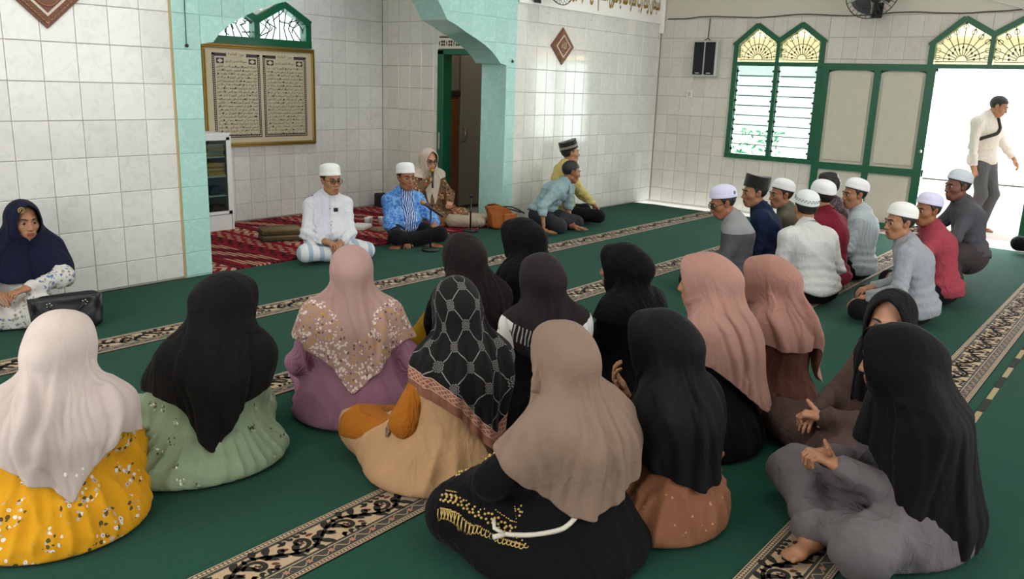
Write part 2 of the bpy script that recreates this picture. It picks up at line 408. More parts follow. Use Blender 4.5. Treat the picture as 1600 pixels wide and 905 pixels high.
def pointed_window(name, pts, zb, zt, louvres=True, label=None):
    y0, y1 = pts[0][0], pts[-1][0]; ym = pts[2][0]
    w_ = .065; g = Geo()
    for y in ((y0+w_/2), (y1-w_/2)): frame_bar(g, (y, zb), (y, pts[0][1]-.02), w_)
    frame_bar(g, (ym, zb), (ym, pts[2][1]-.02), w_*.75)
    for a, b in zip(pts[:-1], pts[1:]):
        a, b = np.array(a), np.array(b); off = np.array((0, -.035)); frame_bar(g, a+off, b+off, w_)
    frame_bar(g, (y0, zt), (y1, zt), .05)
    if louvres: frame_bar(g, (y0, zb+w_/2), (y1, zb+w_/2), w_)
    o = g.build(name, M_GREEN); tag(o, kind='structure')
    for a, p, b in ((pts[0], pts[1], pts[2]), (pts[2], pts[3], pts[4])):
        grille(o, p[0], zt+.025, (a[1]+b[1])/2, p[1], (b[0]-a[0])/2)
    if louvres:
        for a, b in ((y0+w_, ym-w_*.375), (ym+w_*.375, y1-w_)):
            c = Geo()
            for y in (a+.008, b-.008): c.box(RX, RX+.03, y-.008, y+.008, zb+w_, zt-.025)
            c.build('louvre_carrier', flat('alloy_grey', '#7d8a80', .4), o)
            n = 9; st = (zt-.025-zb-w_)/n
            for k in range(n):
                z = zb+w_+st*(k+.5)
                X = Matrix.Translation((RX+.015, (a+b)/2, z))@Matrix.Rotation(math.radians(58), 4, 'Y')
                Geo().bbox(-st*.62, st*.62, -(b-a)/2+.014, (b-a)/2-.014, -.0025, .0025, .001, 0, X).build('louvre_pane', M_GLASS, o); pe = [q_ for q_ in o.children][-1]
                for sx_ in (-1, 1): Geo().box(sx_*st*.62-.004, sx_*st*.62+.004, -(b-a)/2+.014, (b-a)/2-.014, -.004, .004, 0, X).build('pane_edge', flat('glass_edge', '#4f6a62', .3), pe)
                for y in (a+.012, b-.012): Geo().bbox(RX-.014, RX+.012, y-.018, y+.018, z-.016, z+.010, .003).build('louvre_clip', M_IRON, o)
    return o
pointed_window('window_1', WIN, .72, 1.965)
# fixed shutters beside the door
dl = Geo()
frame_bar(dl, (3.72, 0), (3.72, 1.985), .085); frame_bar(dl, (3.09, .0), (3.09, 1.93), .075); frame_bar(dl, (2.49, 0), (2.49, 1.985), .10)
frame_bar(dl, (2.44, 1.945), (3.76, 1.945), .08); frame_bar(dl, (2.44, .72), (3.76, .72), .085); frame_bar(dl, (2.44, .04), (3.76, .04), .08)
door_1 = tag(dl.build('door_1', M_GREEN), kind='structure')
M_PANEL = cloth('cream_door_paint', '#cfcabb', '#c3bdac', 60., .05, .5, 0.)
for a, b in ((2.54, 3.0525), (3.1275, 3.6775)):
    m_ = (a+b)/2
    arcp = [(b-.0, 1.875)]+[(m_+(b-a)/2*math.cos(t), 1.865+.05*math.sin(t)) for t in np.linspace(.12, PI-.12, 12)]+[(a, 1.875)]
    Geo().prism([(a, .7625), (b, .7625)]+arcp, RX+.0, RX+.03, 'x').build('shutter_panel', M_PANEL, door_1)
    e = .035
    arc2 = [(m_+((b-a)/2-e)*math.cos(t), 1.825+.045*math.sin(t)) for t in np.linspace(.1, PI-.1, 12)]
    Geo().prism([(a+e, .80), (b-e, .80)]+arc2, RX-.014, RX+.01, 'x').build('raised_field', M_PANEL, door_1)
Geo().box(RX+.031, RX+.045, 2.45, 3.74, .7, 1.95).build('back_board', M_GREEN, door_1)
Geo().prism([(2.54, .08), (3.6775, .08), (3.6775, .6775), (2.54, .6775)], RX+.0, RX+.03, 'x').build('lower_panel', M_PANEL, door_1)
Geo().prism([(2.575, .115), (3.6425, .115), (3.6425, .6425), (2.575, .6425)], RX-.014, RX+.01, 'x').build('raised_field', M_PANEL, door_1)
Geo().tube([(RX-.04, 2.475, .98), (RX-.06, 2.475, .985)], .016, 10).ball((RX-.07, 2.475, .985), .018, 8).build('bolt', flat('steel', '#b9bbb8', .3, 1.), door_1, True)
# open door with pointed lights above
pointed_window('door_2', DOOR, 1.945, 1.965, False)
dj = Geo(); frame_bar(dj, (1.30, 0), (1.30, 1.985), .06)
dj.build('jamb', M_GREEN, bpy.data.objects['door_2'])
lf = Geo().bbox(RX+.06, RX+.62, 1.235, 1.275, .03, 1.93, .004); lf.build('door_leaf', M_PANEL, bpy.data.objects['door_2'])
# alcove window and doorway
aw_ = Geo(); M_ = Matrix.Translation((0, 0, 0))
def bar_y(g, a, b, w_=.06, y0=8.1, y1=8.2):
    a, b = np.array(a, float), np.array(b, float); t = (b-a)/np.linalg.norm(b-a); n = np.array((-t[1], t[0]))*w_/2
    g.prism([tuple(a-n), tuple(b-n), tuple(b+n), tuple(a+n)], y0-.0011*len(g.F)/6, y1)
for x in (5.01, 6.39): bar_y(aw_, (x, 1.93), (x, 2.2), .075)
bar_y(aw_, (5.70, 1.93), (5.70, 2.19), .07); bar_y(aw_, (4.97, 1.955), (6.43, 1.955), .075)
for a, b in zip(AWIN[:-1], AWIN[1:]): bar_y(aw_, np.array(a)+(0, -.03), np.array(b)+(0, -.03), .075)
win2 = tag(aw_.build('window_2', M_GREEN), kind='structure')
gr = Geo(); rg = random.Random(3)
for cx in (5.36, 6.04):
    for k in range(9):
        a0 = rg.uniform(0, 6.28); p = np.array((cx+rg.uniform(-.27, .27), rg.uniform(1.99, 2.2)))
        gr.tube([(p[0]+.03*math.cos(a0)*t+.06*math.sin(t+a0), 8.16, min(2.32-abs(p[0]-cx)*.5, p[1]+.05*t*abs(math.sin(a0)))) for t in np.linspace(0, 3, 9)], .006, 5)
    for k in range(7): gr.tube([(cx-.3+.1*k, 8.165, 1.98), (cx+(k-3)*.06, 8.165, 2.12), (cx+(k-3)*.09, 8.165, 2.34-abs(k-3)*.055)], .006, 5)
gr.build('iron_grille', M_IRON, win2)
Geo().prism([(5.0, 1.96), (6.4, 1.96), (6.4, 2.2), (6.06, 2.37), (5.7, 2.2), (5.34, 2.37), (5.0, 2.2)], 8.185, 8.19).build('pane', M_GLASS, win2)
d3 = Geo().bbox(AX-.03, AX+.12, 7.06, 7.16, 0, 1.96, .004).bbox(AX-.03, AX+.12, 6.42, 6.47, 0, 1.96, .004).bbox(AX-.03, AX+.12, 6.42, 7.16, 1.91, 1.97, .004)
door_3 = tag(d3.build('door_3', M_GREEN), kind='structure')
Geo().bbox(8.12, 8.85, 7.30, 7.34, .03, 1.95, .004).build('door_leaf', flat('grey_door_paint', '#978f7e', .5), door_3)
Geo().tube([(8.17, 7.30, .86), (8.17, 7.25, .86), (8.17, 7.25, 1.02), (8.17, 7.30, 1.02)], .01, 8).build('door_handle', flat('steel', '#b9bbb8', .3, 1.), door_3, True)
cu = empty('wooden_cupboard', (7.95, 7.5, 0)); tag(cu, 'brown wooden cupboard seen through the green doorway', 'cupboard')
wdm = cloth('brown_wood', '#8a5a38', '#744a2d', 40., .1, .5)
Geo().bbox(-.2, .16, -.18, .2, 0, 1.42, .006).build('carcass', wdm, cu); Geo().bbox(-.22, .18, -.2, .2, 1.42, 1.5, .008).build('cornice', flat('dark_wood', '#33231a', .6), cu)
for q_ in (-.185, -.012): Geo().bbox(q_, q_+.16, -.2, -.178, .08, 1.38, .006).build('door', wdm, cu)
Geo().bbox(AX-.045, AX-.028, 7.10, 7.125, .8, 1.0, .004).build('latch_plate', flat('steel', '#b9bbb8', .3, 1.), door_3)
vent = Geo().bbox(AX-.012, AX+.05, 6.45, 7.16, 1.975, 2.1, .004)
vo = tag(vent.build('trim_5', flat('vent_white', '#d8d2c0', .6)), kind='structure')
vg = Geo()
for k in range(6):
    y = 6.51+.115*k
    for q in range(4):
        a = PI/4+q*PI/2; vg.ball((AX-.014, y+.025*math.cos(a), 2.04+.025*math.sin(a)), (.003, .016, .016), 6)
    vg.ball((AX-.015, y+.057, 2.04), (.003, .008, .03), 5)
vg.build('fretwork', flat('fret_brown', '#4a3d2c', .7), vo)

# ------------------------------------------------------------------ outdoors beyond the door
wall('ground_outside', Geo().box(11.16, 40, -14, 20, -.15, -.03), flat('pale_paving', '#d9d5cc', .8))
wall('floor_threshold', Geo().box(10.66, 11.6, .6, 3.2, -.12, -.008), flat('pink_step_tile', '#c9a6a4', .35))
hb = Geo().box(19, 19.4, -8, 14, 0, 5.5)
hs = tag(hb.build('white_building', flat('white_render', '#e9ebe8', .8)), 'long white building across the yard beyond the door and window', 'building')
M_LINE = flat('pale_grey_joinery', '#d3dadc', .6)
for y in (-.4, 1.6, 3.6, 5.6, 7.6):
    Geo().bbox(18.95, 19.02, y, y+1.1, .9, 2.3, .01).build('window', M_LINE, hs)
Geo().bbox(18.3, 19.1, -8, 14, 2.75, 2.9, .02).build('awning', flat('pale_blue_awning', '#e3ecef', .6), hs)
rg = random.Random(5)
for k in range(6):
    y = 6.1+k*.62+rg.uniform(-.1, .1); g = Geo()
    for q in range(60):
        a, r, z = rg.uniform(0, 6.28), rg.uniform(0, .26), rg.uniform(.25, .95)
        s_ = rg.uniform(.05, .09)
        c = Vector((r*math.cos(a), r*math.sin(a), z)); d = Vector((rg.uniform(-1, 1), rg.uniform(-1, 1), rg.uniform(-.2, 1))).normalized(); e = d.orthogonal().normalized()*s_*.4
        p = [c-d*s_, c+e, c+d*s_, c-e]; g.add([tuple(v) for v in p], [(0, 1, 2, 3)])
    o = g.build('potted_shrub', flat('leaf_green', '#2f8f5d', .6), None, False, (15.5, y, -.03))
    tag(o, '%s green potted shrub in the yard, seen through the louvred window' % ('nearest the door', 'second from the door,', 'third from the door,', 'third from the far end,', 'last but one,', 'farthest from the door')[k], 'shrub', 'shrubs in the yard')
    Geo().lathe([(.13, 0), (.17, .28), (.18, .3)], 14).build('pot', flat('clay', '#b7795a', .8), o)
# ------------------------------------------------------------------ carpets in rows, each with a woven border
def carpet_mat():
    g = G('green_carpet', .95, Sheen_Weight=.06, Specular_IOR_Level=.1); o = g.obj()
    n = g.noise(o, 2.2, 4., .6); p = g.noise(g.scale(o, (120., 420., 120.)), 1., 2.)
    st = g.noise(g.scale(o, (3., 26., 3.)), 1., 3., .6)
    c = g.mix(n, '#0c4535', '#11513b'); c = g.mix(g.f('MULTIPLY', p, .55), c, '#0b3429'); g.base(g.mix(g.f('MULTIPLY', st, .35), c, '#0d3b2f'))
    g.bump(g.f('ADD', p, g.f('MULTIPLY', st, 1.3)), .5, .012); return g.m
M_CARPET = carpet_mat()
def border_mat():
    """bands of the woven border, across y of the carpet (0 at the outer edge)"""
    g = G('carpet_border', .95, Specular_IOR_Level=.1, Sheen_Weight=.2); x, y, z = g.xyz(g.obj())
    n = g.noise(g.obj(), 160., 2.)
    beige = g.mix(n, '#c2a883', '#ab8f6c'); dark = g.mix(n, '#16261f', '#241f1a')
    def band(a, b): return g.f('MULTIPLY', g.f('GREATER_THAN', y, a), g.f('LESS_THAN', y, b))
    def dots(a, b, sp):
        m = (a+b)/2; u = g.f('SUBTRACT', g.f('FRACT', g.f('DIVIDE', x, sp)), .5)
        return g.f('LESS_THAN', g.f('ADD', g.f('ABSOLUTE', g.f('MULTIPLY', u, sp)), g.f('ABSOLUTE', g.f('SUBTRACT', y, m))), (b-a)*.42)
    c = g.mix(band(.082, .215), dark, beige)
    for a, b in ((.0, .004), (.019, .023), (.066, .071), (.229, .233), (.252, .256)): c = g.mix(band(a, b), c, beige)
    c = g.mix(dots(.004, .019, .014), c, beige); c = g.mix(dots(.233, .252, .016), c, beige)
    c = g.mix(g.f('MULTIPLY', n, .25), c, '#5a4a38')
    g.base(c); g.bump(n, .4, .006); return g.m
M_BORDER = border_mat()
def motif(flip):
    """one repeat of the scrolling leaf pattern, lying flat: list of (x, y) polygons with a colour index"""
    L = []; yc = .150; Lr = .38
    def stroke(P, w_, m=0, tip=.2):
        P = np.array(P); T = np.gradient(P, axis=0); T /= np.linalg.norm(T, axis=1)[:, None]+1e-9; N = np.stack((-T[:, 1], T[:, 0]), 1)
        t = np.linspace(0, 1, len(P)); ww = w_*(tip+(1-tip)*np.sin(PI*np.clip(t*.92+.06, 0, 1)))[:, None]
        A, B = P+N*ww, P-N*ww
        for i in range(len(P)-1): L.append(([A[i], B[i], B[i+1], A[i+1]], m))
    def stem(x): return yc+.046*math.sin(2*PI*x/Lr)
    stroke([(Lr*t, stem(Lr*t)) for t in np.linspace(0, 1, 30)], .0078, 0, .9)
    for cx, sg in ((.095, -1), (.285, 1)):       # a spiral with a flower under each crest of the stem
        cy = yc-sg*(-.012)
        stroke([(cx+.046*(1-.72*t)*math.cos(PI+sg*.4+sg*5.6*t), cy+.046*(1-.72*t)*math.sin(PI+sg*.4+sg*5.6*t)) for t in np.linspace(0, 1, 20)], .0095, 0, .45)
        for q in range(6):
            a = q*PI/3+.2; c = np.array((cx, cy)); d = np.array((math.cos(a), math.sin(a))); e = np.array((-d[1], d[0]))
            L.append(([c+d*.003, c+d*.012+e*.007, c+d*.022, c+d*.012-e*.007], 1 if q % 2 else 0))
        for q in range(7):                       # acanthus leaves fanning from the stem
            x0 = cx+.02+q*.021; y0 = stem(x0); s2 = sg if q % 2 else -sg; ln = .046+.01*math.sin(q*1.3)
            stroke([(x0+ln*.75*t, min(.224, max(.076, y0+s2*(ln*1.2*t-.012*t*t)+.006*math.sin(4*t)))) for t in np.linspace(0, 1, 7)], .0145, 0, .12)
        for q in range(4):
            x0 = cx-.05+q*.03; yb = .076 if sg < 0 else .224
            stroke([(x0+.022*t, yb-sg*(.020*t*(1.4-t))*-1 if False else yb+sg*-.024*math.sin(PI*t*.8)) for t in np.linspace(0, 1, 6)], .009, 0, .15)
    for cx, sg in ((.095, -1), (.285, 1)):       # lobed leaves round each spiral
        for q in range(9):
            a = q*2*PI/9+.4; c = np.array((cx, yc+sg*.012)); d = np.array((math.cos(a), math.sin(a))); e = np.array((-d[1], d[0]))
            P_ = [c+d*(.048+.026*t)+e*.012*t*t*(1 if q % 2 else -1) for t in np.linspace(0, 1, 5)]
            if all(.074 < p[1] < .226 for p in P_): stroke(P_, .0085, 0 if q % 4 else 1, .2)
    for k in range(4):                           # row of small flowers in the dark band
        cx = .0475+.095*k
        for q in range(6):
            a = q*PI/3; L.append(([(cx, .045), (cx+.009*math.cos(a-.4), .045+.009*math.sin(a-.4)), (cx+.014*math.cos(a), .045+.014*math.sin(a)), (cx+.009*math.cos(a+.4), .045+.009*math.sin(a+.4))], 2))
        stroke([(cx+.012+.07*t, .045+.014*math.sin(2*PI*t)) for t in np.linspace(0, 1, 10)], .003, 3, .6)
    return L
MOT = motif(False)
MOTM = [flat('pile_black', '#1b1812', .95), flat('pile_maroon', '#5c241f', .95), flat('pile_rose', '#b77d68', .95), flat('pile_sand', '#9c8a66', .95)]
edges = [6.09, 4.72, 3.45, 2.04, .69, -.6]
labels = ['green prayer carpet along the front wall in front of the arch', 'green prayer carpet in the second row behind the seated leaders',
          'green prayer carpet in the middle under the first women', 'green prayer carpet under the nearer women and men', 'green prayer carpet nearest the camera at the lower right']
for k in range(5):
    y1, y0 = edges[k], edges[k+1]
    o = empty('prayer_carpet', (-1.5, y0, 0)); tag(o, labels[k], 'carpet', 'rows of green prayer carpet')
    nx, ny = 150, 10; V = []; rg = random.Random(k)
    for i in range(nx+1):
        for j in range(ny+1):
            x = 12.1*i/nx; y = (y1-y0-.004)*j/ny
            if j == ny: y = y1-y0-.004
            ed = min(1, max(0, j-2)/2., (ny-j)/2.)
            z = -.001+ed*.007*max(0, math.sin(x*.9+k*2+y*3.1))**14+ed*.004*max(0, math.sin(x*2.3-y*5+k))**10
            V.append((x, y, z))
    F = [(i*(ny+1)+j, (i+1)*(ny+1)+j, (i+1)*(ny+1)+j+1, i*(ny+1)+j+1) for i in range(nx) for j in range(ny)]
    g = Geo().add(V, F).box(0, 12.1, 0, y1-y0-.004, -.0135, -.002)
    g.build('pile', M_CARPET, o, True)
    if k == 4:
        g = Geo()
        for q in range(48): g.box(.2+.245*q, .2+.245*q+.24, 1.20, 1.228, -.003, .0035, q % 2)
        g.build('edge_binding', [flat('pile_sand', '#9c8a66', .95), flat('pile_black', '#1b1812', .95)], o)
    if k < 5:
        Geo().box(0, 12.1, 0, .256, -.004, .0035).build('woven_border', M_BORDER, o)
        g = Geo()
        for r in range(31):
            for P, m in MOT:
                n = len(P); x_ = .2+.38*r
                g.add([(x_+p[0], p[1], .0042) for p in P], [tuple(range(n))], m)
        g.build('border_scrollwork', MOTM, o)
# red rug of the alcove
def rug_mat():
    g = G('red_rug', .95, Sheen_Weight=0., Specular_IOR_Level=.1); x, y, z = g.xyz(g.obj()); n = g.noise(g.obj(), 220., 2.)
    red = g.mix(n, '#8e1b2b', '#701523'); dk = '#2b1518'; bg = '#b29a7c'
    bx = g.f('FRACT', g.f('DIVIDE', x, 1.15))
    def band(a, b): return g.f('MULTIPLY', g.f('GREATER_THAN', bx, a), g.f('LESS_THAN', bx, b))
    zig = g.f('ABSOLUTE', g.f('SUBTRACT', g.f('FRACT', g.f('DIVIDE', y, .17)), .5))
    zz = g.f('GREATER_THAN', g.f('FRACT', g.f('ADD', g.f('MULTIPLY', bx, 11.), g.f('MULTIPLY', zig, 1.6))), .5)
    st = g.f('GREATER_THAN', g.f('FRACT', g.f('MULTIPLY', bx, 26.)), .52)
    tri = g.f('GREATER_THAN', g.f('FRACT', g.f('ADD', g.f('MULTIPLY', bx, 4.), g.f('DIVIDE', y, .62))), .5)
    c = g.mix(g.f('MULTIPLY', band(.04, .2), zz), red, bg)
    c = g.mix(g.f('MULTIPLY', band(.2, .27), st), c, dk)
    c = g.mix(g.f('MULTIPLY', g.f('MULTIPLY', band(.32, .62), tri), st), c, bg)
    c = g.mix(g.f('MULTIPLY', g.f('MULTIPLY', band(.32, .62), g.f('SUBTRACT', 1., tri)), st), c, dk)
    c = g.mix(g.f('MULTIPLY', band(.68, .8), zz), c, dk)
    c = g.mix(g.f('MULTIPLY', band(.82, .96), g.f('MULTIPLY', st, zz)), c, bg)
    g.base(c); g.bump(n, .4, .008); return g.m
rug = Geo().bbox(0, 3.74, 0, 2.0, -.012, .008, .004).build('red_rug', rug_mat(), None, False, (3.77, 6.105, 0))
tag(rug, 'red patterned rug with beige and black bands in the alcove', 'rug')

# ------------------------------------------------------------------ Arabic lettering, set as flat print
import unicodedata
_forms = {}
for cp in list(range(0xFE80, 0xFEF5)):
    d = unicodedata.decomposition(chr(cp)).split()
    if len(d) == 2: _forms.setdefault(chr(int(d[1], 16)), {})[d[0].strip('<>')] = chr(cp)
def shape(t):
    out = []
    ch = [c for c in t]
    def joins_next(c): return 'initial' in _forms.get(c, {})
    for i, c in enumerate(ch):
        f = _forms.get(c)
        if not f: out.append(c); continue
        pv = i > 0 and joins_next(ch[i-1]); nx_ = i+1 < len(ch) and ch[i+1] in _forms and joins_next(c) and 'final' in _forms[ch[i+1]]
        k = 'medial' if pv and nx_ else 'final' if pv else 'initial' if nx_ else 'isolated'
        out.append(f.get(k, f.get('isolated', c)))
    return ''.join(reversed(out))
def text_geo(lines, size, leading, width=None, bold=0.):
    """(V, F) of shaped lines, right edge at x = 0, first baseline at y = 0; squeezed or stretched to width"""
    Vs, Fs, n = [], [], 0
    for k, t in enumerate(lines):
        cu = bpy.data.curves.new('lettering', 'FONT'); cu.body = shape(t); cu.size = size; cu.resolution_u = 1; cu.fill_mode = 'FRONT'; cu.offset = bold
        o = bpy.data.objects.new('lettering', cu); COL.objects.link(o)
        me = o.to_mesh()
        V = np.array([v.co[:] for v in me.vertices]) if len(me.vertices) else np.zeros((0, 3)); F = [tuple(p.vertices) for p in me.polygons]
        o.to_mesh_clear(); bpy.data.objects.remove(o); bpy.data.curves.remove(cu)
        if len(V) == 0: continue
        if width: V[:, 0] = (V[:, 0]-V[:, 0].max())*width/max(1e-6, np.ptp(V[:, 0]))
        else: V[:, 0] -= V[:, 0].max()
        V[:, 1] -= leading*k
        Vs.append(V); Fs += [tuple(i+n for i in f) for f in F]; n += len(V)
    return (np.concatenate(Vs) if Vs else np.zeros((3, 3))), Fs
VERSES = ['بسم الله الرحمن الرحيم الحمد لله رب العالمين', 'الرحمن الرحيم مالك يوم الدين اياك نعبد', 'واياك نستعين اهدنا الصراط المستقيم صراط الذين',
          'انعمت عليهم غير المغضوب عليهم ولا الضالين', 'الله لا اله الا هو الحي القيوم لا تاخذه سنة', 'ولا نوم له ما في السماوات وما في الارض',
          'من ذا الذي يشفع عنده الا باذنه يعلم ما بين', 'ايديهم وما خلفهم ولا يحيطون بشيء من علمه', 'الا بما شاء وسع كرسيه السماوات والارض ولا', 'يؤوده حفظهما وهو العلي العظيم قل هو الله احد']
# framed verses on the alcove wall
fr = empty('framed_verses', (5.02, 8.13, .83)); tag(fr, 'large gilt frame with two columns of verses on the alcove wall', 'picture frame')
FW, FH = 1.45, 1.08
g = Geo(); gold = flat('gilt', '#a5843c', .35, .7); gd = flat('gilt_dark', '#6d5526', .4, .6)
for a, b in (((0, 0), (FW, .045)), ((0, FH-.045), (FW, FH)), ((0, .045), (.045, FH-.045)), ((FW-.045, .045), (FW, FH-.045))):
    Geo().bbox(a[0], b[0], -.035, .0, a[1], b[1], .008).build('frame_rail', gold, fr)
    m_ = .016
    Geo().bbox(a[0]+m_ if b[0]-a[0] > .1 else a[0]+m_, b[0]-m_, -.04, -.02, a[1]+m_, b[1]-m_, .004).build('frame_bead', gd, fr)
Geo().box(.04, FW-.04, -.018, -.008, .04, FH-.04).build('mount', flat('beige_mount', '#c4b698', .6), fr)
ink = flat('dark_ink', '#2b2430', .7); page = flat('page_beige', '#cdbd9d', .7)
for x0 in (.12, .745):
    W_, z0, z1 = .585, .10, .985
    b = Geo()
    for a, c in (((x0, z0), (x0+W_, z0+.032)), ((x0, z1-.032), (x0+.17, z1)), ((x0+W_-.17, z1-.032), (x0+W_, z1)), ((x0, z0), (x0+.03, z1)), ((x0+W_-.03, z0), (x0+W_, z1))): b.box(a[0], c[0], -.0195, -.017, a[1], c[1])
    b.box(x0+.05, x0+.14, -.0195, -.017, z1-.105, z1-.05).box(x0+W_-.14, x0+W_-.05, -.0195, -.017, z1-.105, z1-.05)
    b.build('printed_border', flat('border_ink', '#3a2f3a', .7), fr)
    d = Geo()
    for zz in np.arange(z0+.02, z1-.02, .022):
        for xx in (x0+.015, x0+W_-.015): d.prism([(xx-.008, zz), (xx, zz-.008), (xx+.008, zz), (xx, zz+.008)], -.0205, -.0195)
    for xx in np.arange(x0+.03, x0+W_-.02, .022): d.prism([(xx-.008, z0+.016), (xx, z0+.008), (xx+.008, z0+.016), (xx, z0+.024)], -.0205, -.0195)
    for q in (x0+.095, x0+W_-.095): d.prism([(q-.035, z1-.078), (q, z1-.1), (q+.035, z1-.078), (q, z1-.056)], -.0205, -.0195)
    tag(d.build('border_dots', page, fr), kind='stuff')
    Geo().box(x0+.175, x0+W_-.175, -.0215, -.0165, z1-.035, z1+.02).build('title_cartouche', page, fr)
    V, F = text_geo(['سورة الفاتحة'], .045, .05, .2)
    Geo().add(np.stack((V[:, 0]+x0+W_/2+.1, np.full(len(V), -.0222), V[:, 1]+z1-.02), 1), F).build('title_lettering', ink, fr)
    V, F = text_geo(['بسم الله الرحمن الرحيم'], .035, .05, .26)
    Geo().add(np.stack((V[:, 0]+x0+W_/2+.13, np.full(len(V), -.0195), V[:, 1]+z1-.09), 1), F).build('heading_lettering', ink, fr)
    V, F = text_geo([VERSES[(k*3+(x0 > .5)*4) % len(VERSES)] for k in range(20)], .036, .0375, W_-.09)
    Geo().add(np.stack((V[:, 0]+x0+W_-.045, np.full(len(V), -.0195), V[:, 1]+z1-.145), 1), F).build('verse_lettering', ink, fr)
    d = Geo(); rg = random.Random(int(x0*100))
    for k in range(20):
        for q in range(2):
            xx = x0+.06+rg.random()*(W_-.12); zz = z1-.135-.0375*k
            d.prism([(xx+.008*math.cos(t), zz+.008*math.sin(t)) for t in np.arange(8)*PI/4], -.0205, -.0195)
    tag(d.build('verse_marks', ink, fr), kind='stuff')
# gilt lettering along the cornice
V, F = text_geo(['سبحان ربك رب العزة عما يصفون وسلام على المرسلين والحمد لله رب العالمين'], .34, .3, 3.1, .007)
cl = Geo().add(np.stack((V[:, 0]+10.87, np.full(len(V), FY-.026), V[:, 1]+2.665), 1), F)
cl.build('gilt_lettering', flat('gilt_letters', '#9a7418', .5, .1), cornice)
# carved diamond plaques
def plaque(x, z, label):
    o = empty('carved_plaque', (x, FY, z)); tag(o, label, 'wall plaque', 'carved diamond plaques on the front wall')
    wd = flat('carved_wood', '#6b3f2a', .5); lt = flat('inlay_pale', '#c9b8a4', .25)
    def dia(r, q, t, m, nm):
        V = [(r, 0), (0, q), (-r, 0), (0, -q)]; Geo().prism(V, -t, 0).build(nm, m, o)
    dia(.235, .215, .016, wd, 'backboard'); dia(.205, .187, .022, flat('wood_gold', '#9a6b3c', .4), 'gilded_band')
    dia(.19, .173, .026, wd, 'carved_band'); dia(.15, .137, .03, lt, 'inlay'); dia(.125, .114, .034, wd, 'centre_board')
    g = Geo()
    for s1, s2 in ((1, 1), (1, -1), (-1, 1), (-1, -1)):
        for t in np.linspace(.1, .9, 8): g.ball((s1*.197*t, -.024, s2*.18*(1-t)), (.008, .006, .008), 5)
        for t in np.linspace(.15, .85, 5): g.ball((s1*.17*t, -.027, s2*.155*(1-t)), (.011, .006, .006), 5)
    g.tube([(.075*math.cos(t), -.036, .07*math.sin(t)) for t in np.linspace(0, 2*PI, 25)[:-1]], .008, 6, closed=True)
    g.build('carving', flat('carved_wood_light', '#8a5a3d', .45), o, True)
    V, F = text_geo(['الله'], .12, .1, .1)
    Geo().add(np.stack((V[:, 0]+.05, np.full(len(V), -.037), V[:, 1]-.03), 1), F).build('carved_lettering', lt, o)
plaque(8.59, 2.06, 'carved wooden diamond plaque on the tiles right of the arch')
plaque(2.645, 2.07, 'carved wooden diamond plaque left of the arch, cut by the top edge')

# ------------------------------------------------------------------ things on the walls
sp = empty('wall_speaker', (RX, 5.35, 1.79)); tag(sp, 'twin black and silver loudspeaker box on the right wall by the window', 'speaker')
Geo().bbox(-.12, 0, -.18, .18, 0, .47, .01).build('cabinet', flat('silver_grey', '#b9bab6', .4), sp)
for y in (-.155, .012):
    Geo().bbox(-.135, -.11, y, y+.143, .02, .45, .008).build('grille', flat('speaker_black', '#15171b', .8), sp)
    Geo().box(-.137, -.13, y+.04, y+.1, .035, .047).build('badge', flat('silver_grey', '#b9bab6', .4), sp)
Geo().tube([(-.06, -.05, .47), (-.06, 0, .5), (-.04, .05, .475)], .006, 6).build('bracket', M_IRON, sp)
sk = Geo().bbox(RX-.018, RX+.004, 5.53, 5.63, 1.49, 1.6, .006).build('socket', flat('socket_ivory', '#dcd8cc', .4)); tag(sk, 'small ivory wall socket on the tiles below the loudspeaker', 'socket')
Geo().box(RX-.021, RX-.016, 5.56, 5.6, 1.515, 1.575).build('socket_face', flat('socket_dark_ivory', '#b9b4a6', .5), sk)  # face in a darker ivory than the plate
rg = random.Random(2)
cp = [(RX-.012, y, 2.56+.012*math.sin(y*5)+.008*rg.random()) for y in np.arange(6.0, 1.0, -.12)]
cab = Geo().tube(cp, .008, 6).tube([(RX-.012, 5.36, 2.555), (RX-.014, 5.365, 2.4), (RX-.03, 5.36, 2.29)], .006, 6).build('cable', flat('cable_grey', '#4c463e', .6), None, True)
tag(cab, 'thin grey cable run along the top of the tiles on the right wall', 'cable')
cab = Geo().tube([(RX-.01, 1.0, 2.25), (RX-.03, 1.7, 2.6), (RX-.01, 2.6, 2.86)], .005, 6).build('cable', flat('cable_white', '#e4e2dc', .6), None, True)
tag(cab, 'thin white cable sloping above the pointed lights of the open door', 'cable')
def cord(x, z0, z1, label):
    o = Geo().tube([(x, AY-.006, z1), (x+.004, AY-.006, (z0+z1)/2), (x, AY-.006, z0)], .003, 5).build('cord', flat('cord_black', '#23241f', .7), None, True)
    tag(o, label, 'cord')
    Geo().ball((x, AY-.012, z0), .014, 6).build('knob', flat('cord_black', '#23241f', .7), o, True)
cord(3.645, 1.80, 2.6, 'thin dark cord with a knob hanging on the left leg of the teal arch')
cord(7.62, 1.845, 1.87, 'small dark knob on the right leg of the teal arch')
